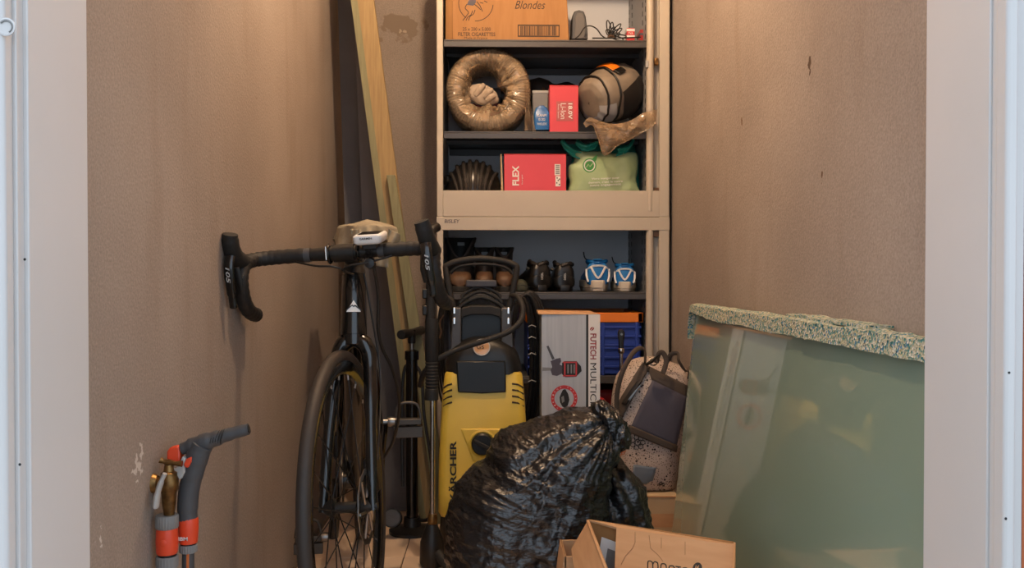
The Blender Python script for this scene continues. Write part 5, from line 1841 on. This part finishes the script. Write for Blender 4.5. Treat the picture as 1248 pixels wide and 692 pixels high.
B().hexa([(W(656, 382, YX).x, YX - 0.004, zt), (x1 - 0.002, YX, zt), (x1 - 0.002, YX + 0.12, zt), (W(656, 382, YX).x, YX + 0.12, zt),
          (W(655, 382, YX).x, YX + 0.0, zt + 0.010), (W(724, 382, YX).x, YX + 0.01, zt + 0.006), (W(724, 382, YX).x, YX + 0.12, zt + 0.006), (W(656, 382, YX).x, YX + 0.12, zt + 0.009)]).build('lid_flap', 'card', t, bevel=0.001)
mk = lambda px, py, rot=0: face_m((W(px, py, YX).x, YX - 0.0009, W(px, py, YX).z), rot)
text('FUTECH', pxw(31.5, YX), pxw(7.5, YX), 'dark_red', t, mk(723, 422, -PI / 2), bold=0.02)
text('MULTICROSS 3D', pxw(98, YX), pxw(7.5, YX), 'black_ink', t, mk(723, 491, -PI / 2), bold=0.0)
b = B()
b.prism([(0.007 * math.cos(q), 0.0048 * math.sin(q)) for q in [2 * PI * i / 20 for i in range(20)]], mk(721.5, 400.5, 0.7), 0.0006)
b.build('logo_dot', 'dark_red', t, smooth=0)
b = B()
b.prism([(-0.0075, -0.0008), (0.0075, -0.0008), (0.0075, 0.0008), (-0.0075, 0.0008)], mk(721.5, 400.5, 0.9), 0.0008)
b.build('logo_slash', 'white_ink', t, smooth=0)
# printed picture of the instrument
YI = YX - 0.0008


def pprint(pts, m, name, k=1.0):
    q_ = [W(x, y, YI) for x, y in pts]
    return B().prism([(p.x, p.z) for p in q_], Matrix(((1, 0, 0, 0), (0, 0, -1, YX), (0, 1, 0, 0), (0, 0, 0, 1))), 0.0006 * k).build(name, m, t, smooth=0)


pprint([(666, 422), (668.5, 421), (676, 437), (673, 438.5)], 'grey_plastic', 'picture_lever')
pprint([(661, 447.5), (672, 448), (672, 451.5), (661, 452)], 'mid_grey', 'picture_rod')
pprint([(671, 440), (678, 437), (683, 436), (684, 440), (682, 444), (686, 446), (685, 455), (679, 458), (673, 457), (671, 451), (673, 447)], 'slate', 'picture_clamp')
pprint([(685, 442), (688, 440), (703, 440), (705, 443), (708, 446), (709, 452), (705, 456), (702, 459), (689, 459.5), (685, 456)], 'black_ink', 'picture_body')
for (xa, ya, xb, yb) in ((687.5, 441, 689.2, 459), (701.5, 440.5, 703.2, 458.5), (686, 440.6, 703, 442.2), (686, 457, 703, 458.6)):
    pprint([(xa, ya), (xb, ya), (xb, yb), (xa, yb)], 'red', 'picture_band', 1.6)
for xx in (691.5, 695.5, 699.0):
    pprint([(xx, 444), (xx + 1.6, 444), (xx + 1.6, 455), (xx, 455)], 'mid_grey', 'picture_bar', 1.6)
cR = W(687.6, 485.5, YI)
b = B()
ro_, ri_ = pxw(16.2, YX), pxw(12, YX)
b.loft([[(cR.x + r_ * math.cos(q), y_, cR.z + r_ * math.sin(q)) for r_, y_ in ((ro_, YX), (ro_, YX - 0.0008), (ri_, YX - 0.0008), (ri_, YX))] for q in [2 * PI * i / 48 for i in range(48)]], closed=True)
b.build('red_ring', 'red', t, smooth=0)
for i in range(20):
    if i in (5, 15):
        continue
    q = 2 * PI * i / 20
    p = face_m((cR.x + pxw(14.1, YX) * math.cos(q), YX - 0.0009, cR.z + pxw(14.1, YX) * math.sin(q)), q - PI / 2)
    text('SOLUTIONS DE MESURES'[i % 20].replace(' ', 'I'), 0.0034, 0.0042, 'white_ink', t, p, name='ring_letter')
pprint([(686, 475), (689, 474), (692.5, 480), (694, 487), (692, 494), (688, 497), (685, 495), (682.5, 490), (682, 484), (684, 479)], 'black_ink', 'picture_spider')
pprint([(684, 484), (687, 482), (688, 489), (685, 491)], 'mid_grey', 'picture_shine', 1.6)

# chrome rod with black head
t = thing('ratchet_bar', 'chrome bar with black swivel head standing before the blue crate', 'bar', (W(757, 500, 3.05).x, 3.05, 0))
xr = W(757, 450, 3.05).x
zz_ = lambda py: W(757, py, 3.05).z
B().lathe([(0.0062, 0.0), (0.0062, zz_(430)), (0, zz_(430))], (xr, 3.05, 0), n=14).build('bar', 'chrome', t)
B().lathe([(0.0075, zz_(431)), (0.011, zz_(429)), (0.011, zz_(425)), (0.008, zz_(423.5)), (0, zz_(423))], (xr, 3.05, 0), n=14).build('ferrule', 'chrome', t)
b = B().loft([rrect(xr, 3.05, w_, 0.009, 0.004, zz_(py)) for py, w_ in ((424, 0.008), (416, 0.0085), (411, 0.011), (405, 0.0115), (402.5, 0.008), (401.5, 0.004))])
b.build('swivel_head', 'black', t)
B().lathe([(0.004, 0), (0.004, 0.003), (0, 0.003)], (xr, 3.041, zz_(407)), (0, -1, 0), 12).build('pin', 'steel', t)

# ------------------------------------------------------------------ carton carrying the tote, tote bag
t = thing('storage_carton', 'pale cardboard carton below the patterned tote bag, beside the glass', 'box', (0.45, 2.83, 0))
zc = W(800, 605.5, 2.70).z
B().box(0.345, 0.555, 2.70, 2.97, 0, zc).build('carton', 'card_pale', t, bevel=0.003)
B().box(0.346, 0.554, 2.6992, 2.701, zc - 0.09, zc - 0.05).build('paper_tape', 'card', t, smooth=0)
B().box(0.347, 0.553, 2.6985, 2.704, zc - 0.001, zc + 0.002).build('lid_edge', 'card', t, smooth=0)

t = thing('tote_bag', 'patterned canvas tote bag with dark pocket and brown straps on the pale carton', 'bag', W(793, 604, 2.84))
YB_ = 2.84


def skew(y):
    return 0


tote_sil = [(750, 462), (757, 450), (772, 437), (793, 434), (815, 440), (832, 446), (840, 462), (838, 500), (833, 530), (826, 560), (822, 590), (812, 604), (780, 606), (758, 604), (748, 585), (744, 545), (745, 500)]
TZ = zc + 0.003
bl = blob(tote_sil, (790, 525), YB_, 0.10, 0.08, 110, 50, lambda p, u, v: 0.006 * (ridged(p * 9, 3) - 0.5), power=0.5, floor=TZ)
tote_v = [v.copy() for v in bl.v[:bl.nfront]]
bl.build('body', 'tote_print', t, smooth=60)


def tote_surf(px, py, lift):
    return surf(tote_v, px, py, lift)


def patch(quad, m, name, lift, nu=10, nv=10, solid=0.003):
    (ax0, ay0), (bx0, by0), (cx0, cy0), (dx0, dy0) = quad     # tl tr br bl

    def fn(u, v):
        xt, yt = ax0 + (bx0 - ax0) * u, ay0 + (by0 - ay0) * u
        xb, yb = dx0 + (cx0 - dx0) * u, dy0 + (cy0 - dy0) * u
        return tote_surf(xt + (xb - xt) * v, yt + (yb - yt) * v, lift)
    g = B().grid(fn, nu, nv)
    # smooth the depth a little
    for _ in range(3):
        for j in range(nv):
            for i in range(nu):
                k = j * nu + i
                nb = [b_ for b_ in ((j * nu + i - 1) if i else None, (j * nu + i + 1) if i < nu - 1 else None, (k - nu) if j else None, (k + nu) if j < nv - 1 else None) if b_ is not None]
                g.v[k].y = 0.5 * g.v[k].y + 0.5 * sum(g.v[q].y for q in nb) / len(nb)
    return g.build(name, m, t, smooth=60, solid=solid)


patch([(795, 463), (838, 484), (824, 545), (768, 521)], 'slate', 'pocket', 0.006, 12, 12)
patch([(789, 445), (838, 470), (838, 486), (794, 463)], 'strap', 'pocket_band', 0.009, 10, 5)
patch([(766, 517), (826, 543), (824, 551), (764, 526)], 'strap', 'pocket_hem', 0.009, 10, 5)
patch([(783, 441), (792, 447), (757, 512), (747, 500)], 'strap', 'side_strap', 0.012, 6, 14)
patch([(775, 466), (783, 463), (763, 494), (757, 491)], 'black_fabric', 'open_pocket', 0.016, 5, 8)
patch([(779, 470), (782, 468), (768, 488), (765, 487)], mat('phone_blue', (120, 136, 152), 0.35), 'card_edge', 0.019, 4, 8)
for s_, pts in enumerate(([(752, 505, 0.02), (752, 480, 0.03), (758, 455, 0.04), (770, 432, 0.03), (780, 424, 0.0), (786, 428, -0.02), (786, 442, 0.01)],
                          [(800, 442, 0.02), (803, 431, 0.03), (808, 430, 0.03), (812, 440, 0.03), (808, 455, 0.035)],
                          [(812, 442, -0.01), (818, 432, 0.0), (826, 431, 0.01), (828, 441, 0.02), (836, 452, 0.01), (842, 447, 0.0), (840, 462, 0.0)])):
    B().tube(catmull([W(x, y, 2.755 - d) for x, y, d in pts], 7), 0.0075, 8, flat=0.35, up=(0, 1, 0)).build('handle', 'strap', t)
rc = W(796, 441, 2.71)
B().tube([rc + Vector((0.012 * math.cos(q), 0.004 * math.sin(q), 0.01 * math.sin(q))) for q in [2 * PI * i / 18 for i in range(18)]], 0.0022, 6, closed=True).build('ring_buckle', 'chrome', t)
B().tube([W(788, 444, 2.715), W(795, 440, 2.705), W(802, 433, 2.71)], [0.009, 0.011, 0.007], 8, flat=0.5).build('clasp', 'black', t)


def flower(px, py, r, m, par):
    b_ = B()
    for k in range(7):
        q0 = 2 * PI * k / 7
        cx0, cy0 = px + r * math.cos(q0), py + r * math.sin(q0)
        pts = [tote_surf(cx0 + r * 0.42 * math.cos(q), cy0 + r * 0.42 * math.sin(q), 0.003) for q in [2 * PI * i / 10 for i in range(10)]]
        b_.tube(pts, 0.0011, 5, closed=True)
    b_.tube([tote_surf(px + r * 0.5 * math.cos(q), py + r * 0.5 * math.sin(q), 0.003) for q in [2 * PI * i / 10 for i in range(10)]], 0.0011, 5, closed=True)
    return b_.build('printed_flower', m, par)


flower(777, 539, 6.5, 'black_ink', t)
flower(806, 593, 4.0, 'black_ink', t)
flower(757, 549, 4.0, mat('flower_orange', (198, 110, 66), 0.8), t)
patch([(772, 566), (800, 570), (794, 592), (770, 586)], mat('print_blue', (110, 122, 134), 0.85), 'printed_patch', 0.003, 9, 9, 0.001)

# ------------------------------------------------------------------ black bin bag
t = thing('bin_bag', 'bulging black plastic bin bag on the floor before the yellow pressure washer', 'bag', (W(650, 700, 2.25).x, 2.25, 0))
sil = [(550, 650), (552, 622), (557, 602), (565, 586), (579, 571), (591, 561), (597, 549), (604, 535), (624, 522), (650, 515), (675, 508), (700, 502), (722, 498), (738, 498), (747, 510),
       (755, 530), (752, 552), (744, 565), (742, 600), (738, 650), (726, 700), (700, 752), (640, 758), (580, 756), (553, 710)]


def bagdisp(p, u, v):
    q = Vector((p.x, p.y * 0.7, p.z))
    kx, kz = W(742, 505, 2.25).x, W(742, 505, 2.25).z
    dx, dz = p.x - kx, p.z - kz
    ang = math.atan2(dz, dx)
    rad = math.hypot(dx, dz)
    wob = noise.noise(q * 6)
    # gathers run down from the knot; the stretched middle is smooth with small sideways crinkles
    fold = (ridged(Vector((ang * 4.5 + wob * 0.5, rad * 1.5, 3)), 3) - 0.5) * 0.030 * min(1, rad / 0.06) * math.exp(-max(0, rad - 0.10) / 0.22)
    cr = (ridged(Vector((q.x * 10 + wob, q.y * 10, q.z * 24 + q.x * 8)), 5) - 0.45) * 0.013
    low = (ridged(q * 11 + Vector((7, 0, 0)), 5) - 0.45) * 0.022 * min(1, max(0, (0.30 - p.z) / 0.15))
    big = noise.noise(q * 4.0) * 0.020
    return fold + cr + low + big


bl = blob(sil, (655, 620), 2.27, 0.20, 0.17, 300, 230, bagdisp, power=0.62, floor=0.0005)
bl.build('bag', 'bin_bag', t, smooth=75)
bl2 = blob([(738, 562), (752, 560), (766, 570), (778, 584), (788, 602), (792, 630), (788, 660), (780, 700), (770, 740), (730, 740), (724, 650), (728, 590)], (757, 640), 2.30, 0.10, 0.11, 130, 90,
           lambda p, u, v: (ridged(p * 11, 4) - 0.5) * 0.022 + 0.006 * math.sin(p.x * 150 + p.z * 60), power=0.6, floor=0.0005)
bl2.build('side_bulge', 'bin_bag', t, smooth=75)
bl3 = blob([(722, 497), (732, 489), (744, 493), (755, 505), (764, 522), (769, 535), (762, 545), (750, 549), (738, 530)], (746, 519), 2.22, 0.06, 0.06, 110, 70,
           lambda p, u, v: (ridged(Vector((p.x * 34, p.y * 20, p.z * 14)), 4) - 0.5) * 0.018, power=0.7)
bl3.build('gathered_neck', 'bin_bag', t, smooth=75)

# ------------------------------------------------------------------ cartons in the foreground
t = thing('open_carton', 'open brown cardboard carton with raised printed flap beside the bin bag', 'box', (0.33, 1.66, 0))
C1, C2 = W(717, 633, 1.86), W(895, 663, 1.693)
zt = C1.z
th = 0.004
BLc = Vector((C1.x, C1.y, 0))
BR_ = Vector((C2.x, C2.y + 0.006, 0))
dn = (BR_ - BLc).normalized()
bk = Vector((-dn.y, dn.x, 0))
FLc, FRc = BLc - Vector((0, 0.36, 0)), BR_ - Vector((0.10, 0.36, 0))


def wallp(a_, c_, z0, z1, name, m='card', inner=None):
    d = (c_ - a_).normalized()
    n_ = Vector((-d.y, d.x, 0)) * th
    return B().hexa([(a_.x, a_.y, z0), (c_.x, c_.y, z0), (c_.x + n_.x, c_.y + n_.y, z0), (a_.x + n_.x, a_.y + n_.y, z0),
                     (a_.x, a_.y, z1), (c_.x, c_.y, z1), (c_.x + n_.x, c_.y + n_.y, z1), (a_.x + n_.x, a_.y + n_.y, z1)]).build(name, m, t, bevel=0.0008)


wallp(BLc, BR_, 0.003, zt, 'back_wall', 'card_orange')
wallp(FLc, BLc, 0.003, zt, 'side_wall')
wallp(BR_, FRc, 0.003, zt, 'side_wall')
wallp(FRc, FLc, 0.003, zt - 0.16, 'front_wall')
B().hexa([BLc, FLc, FRc, BR_] + [q + Vector((0, 0, 0.004)) for q in (BLc, FLc, FRc, BR_)]).build('bottom', 'card', t, smooth=0)
# left flap folded out
a_, c_ = Vector((C1.x, C1.y, zt)), Vector((FLc.x, FLc.y, zt))
o1, o2 = Vector((-0.035, 0.0, -0.06)), Vector((-0.045, 0.0, -0.10))
B().hexa([a_ + o1, c_ + o2, c_ + o2 + Vector((0.004, 0, -0.002)), a_ + o1 + Vector((0.004, 0, -0.002)), a_, c_, c_ + Vector((0.003, 0, -0.003)), a_ + Vector((0.003, 0, -0.003))]).build('side_flap', 'card', t, bevel=0.0006)
# printed flap: hinged on the back edge, hanging forward
P1, P2 = W(751, 642.5, 1.815), W(896, 664.5, 1.688)
P3, P4 = W(745, 790, 1.66), W(895, 812, 1.55)
rt = (P2 - P1).normalized()
dw = (P3 - P1)
nf = rt.cross(dw).normalized()
if nf.y > 0:
    nf = -nf
B().hexa([P3, P4, P4 - nf * th, P3 - nf * th, P1, P2, P2 - nf * th, P1 - nf * th]).build('printed_flap', 'card', t, bevel=0.0008)
B().hexa([P1 + Vector((-0.0, 0.0, -0.004)), P2 + Vector((0, 0, -0.003)), P2 + Vector((0, 0.012, -0.003)), Vector((C1.x, C1.y, zt - 0.004)),
          P1, P2, P2 + Vector((0, 0.012, 0)), Vector((C1.x, C1.y, zt))]).build('top_edge', 'card', t, smooth=0)
upv = (P1 - P3)
upv = (upv - rt * upv.dot(rt)).normalized()


def onflap(px, py):
    # intersect the view direction with the flap plane once, to place the print where it stands on the flap
    o_ = Vector((0, 0, CAMZ))
    d = W(px, py, 1.0) - o_
    k = (P1 - o_).dot(nf) / d.dot(nf)
    return o_ + d * k


pc = onflap(816, 694.5)
lg = B()
for pts in ([(789.5, 704), (789.5, 686), (791, 683.6), (793.5, 684), (795.5, 687), (795.8, 702)], [(795.6, 687.5), (797.5, 684.6), (800, 685), (801.8, 688), (802, 705)],
            [(805.5, 705), (805.5, 689), (808, 686.8), (811, 687.6), (812.2, 691), (812.2, 700), (809.5, 706), (805.5, 705)],
            [(815.5, 706), (815.5, 691.5), (818, 689.2), (821, 690), (822, 693), (822, 702), (819, 708), (815.5, 706)],
            [(823.5, 690), (830, 691)], [(827, 690.6), (827, 708)], [(832, 708), (832, 694), (834, 691.8), (837.5, 692.5), (838, 696), (838, 708), (835, 711), (832, 708)]):
    lg.tube([onflap(q.x, q.y) for q in catmull([(x, y, 0) for x, y in pts], 5)], 0.0012, 6)
lg.build('lettering', 'black_ink', t)
pc = onflap(850, 692)
b = B()
b.prism([(0.0088 * math.cos(q), 0.0105 * math.sin(q)) for q in [2 * PI * i / 26 for i in range(26)]], face_m(pc, 0, right=rt, up=upv), 0.0008)
b.build('round_mark', 'black_ink', t, smooth=0)
text('i6', 0.008, 0.010, 'card', t, face_m(pc + nf * 0.0006, 0, right=rt, up=upv), bold=0.02)
cre = B()
for pts in ([(774, 648), (774, 661), (771, 668), (762, 678), (757, 688)], [(791, 652), (793, 668), (802, 676), (808, 684)], [(806, 655), (806, 668)], [(835, 660), (835, 676)]):
    cre.tube([onflap(x, y) + nf * 0.0004 for x, y in pts], 0.0006, 5)
cre.build('tape_creases', mat('crease', (150, 112, 78), 0.8), t)
# paper sticker on the inside of the back wall
sk = [onflap(735, 660), onflap(750, 666)]
bm_ = (C1 + (Vector((BR_.x, BR_.y, zt)) - C1) * 0.14)
fm = face_m((bm_.x, bm_.y - 0.003, zt - 0.075), -0.18, right=dn, up=(0, 0, 1))
B().prism([(-0.02, -0.05), (0.03, -0.05), (0.03, 0.042), (-0.02, 0.042)], fm, 0.001).build('paper_sticker', 'white', t, smooth=0)
B().prism([(-0.003, -0.04), (0.026, -0.04), (0.026, 0.024), (-0.003, 0.024)], fm @ Matrix.Translation((0, 0, 0.001)), 0.0005).build('sticker_print', 'mid_grey', t, smooth=0)

t = thing('small_carton', 'low open cardboard carton squeezed between bin bag and printed carton', 'box', (0.2, 1.95, 0))
x0, x1, y0, y1 = W(688, 680, 1.90).x, 0.40, 1.90, 2.02
zt2 = W(690, 678, 1.90).z
for q in ((x0, x1, y0, y0 + th), (x0, x1, y1 - th, y1), (x0, x0 + th, y0, y1), (x1 - th, x1, y0, y1)):
    B().box(q[0], q[1], q[2], q[3], 0.003, zt2).build('wall', 'card', t, bevel=0.0006)
B().box(x0, x1, y0, y1, 0, 0.004).build('bottom', 'card', t, smooth=0)
B().hexa([(x0 - 0.012, y0, zt2 - 0.09), (x0 - 0.001, y0, zt2 - 0.09), (x0 - 0.001, y1, zt2 - 0.09), (x0 - 0.012, y1, zt2 - 0.09),
          (x0 - 0.001, y0, zt2), (x0 + 0.002, y0, zt2), (x0 + 0.002, y1, zt2), (x0 - 0.001, y1, zt2)]).build('flap', 'card', t, smooth=0)

# ------------------------------------------------------------------ glass sheets with foam on the right
GT, GB = 0.735, 0.0
g_near, g_far = 1.172, 2.48
lean = 0.077


def gx(y, z, k=0):
    x_top = 0.552 + (g_far - y) / (g_far - g_near) * 0.046
    return x_top - lean * (1 - z / GT)


sheets = ['green frosted glass sheet, frontmost of the stack leaning on the right wall', 'green frosted glass sheet behind the front sheet on the right wall']
for k in range(2):
    off = 0.0125 * k
    t = B()
    far = g_far + (0.0 if k == 0 else -0.03)
    d = 0.009
    t.hexa([(gx(g_near, GB) + off, g_near, GB), (gx(g_near, GB) + d + off, g_near, GB), (gx(far, GB) + d + off, far, GB), (gx(far, GB) + off, far, GB),
            (gx(g_near, GT) + off, g_near, GT), (gx(g_near, GT) + d + off, g_near, GT), (gx(far, GT) + d + off, far, GT), (gx(far, GT) + off, far, GT)])
    o = t.build('glass_sheet', 'green_glass', None, bevel=0.0008, smooth=0)
    tag(o, sheets[k], 'glass', 'green glass sheets')

# foam strip over the top edge
b = B()
rings = []
n = 90
for i in range(n):
    u = i / (n - 1)
    if u < 0.94:
        y = g_near + (g_far - g_near - 0.0) * u / 0.94
        zz = GT + 0.004
        drop = 0.0
    else:
        k = (u - 0.94) / 0.06
        y = g_far + 0.022 * math.sin(k * PI / 2)
        drop = 0.075 * k * k
        zz = GT + 0.004 - drop
    wob = 0.004 * noise.noise(Vector((u * 14, 0, 0)))
    thk = 0.022 + 0.005 * noise.noise(Vector((u * 22, 3, 0)))
    xx = gx(min(y, g_far), GT) - 0.016 + wob
    lip = 0.012 + 0.004 * noise.noise(Vector((u * 9, 7, 0)))
    if u > 0.82:
        lip *= max(0.0, 1 - (u - 0.82) / 0.1)
    wd = min(0.062, XR - 0.004 - xx) if u < 0.94 else 0.05
    a_ = [(xx, zz - lip), (xx + 0.013, zz - lip), (xx + 0.0145, zz + 0.001), (xx + wd, zz + 0.001 + wob), (xx + wd, zz + thk * 0.7), (xx + wd * 0.6, zz + thk * 0.95), (xx + 0.02, zz + thk), (xx + 0.002, zz + thk * 0.85)]
    r3 = []
    for j, (x, z) in enumerate(a_):
        nz_ = noise.noise(Vector((x * 150, y * 90, z * 150))) * 0.0022
        r3.append((x + nz_, y, z + nz_))
    rings.append(r3)
b.loft(rings)
o = b.build('foam_strip', 'foam', None, smooth=60)
tag(o, 'crumbly teal and white foam strip draped over the glass edge', 'foam strip')
b = B()
rings = []
y0, y1 = 1.40, 1.80
for i in range(30):
    u = i / 29
    y = y0 + (y1 - y0) * u
    z = GT + 0.0245 + 0.003 * noise.noise(Vector((u * 6, 1, 2)))
    xa, xb = XR - 0.042, XR - 0.003
    hgt = 0.006
    r3 = []
    for (x, zq) in ((xa, z), (xb, z), (xb, z + hgt), ((xa + xb) / 2, z + hgt * 1.1), (xa, z + hgt)):
        nz_ = noise.noise(Vector((x * 150, y * 90, zq * 150))) * 0.0015
        r3.append((x + nz_, y, zq + nz_))
    rings.append(r3)
b.loft(rings)
o = b.build('foam_offcut', 'foam', None, smooth=60)
tag(o, 'thin short foam offcut lying on the long foam strip at the wall', 'foam offcut')
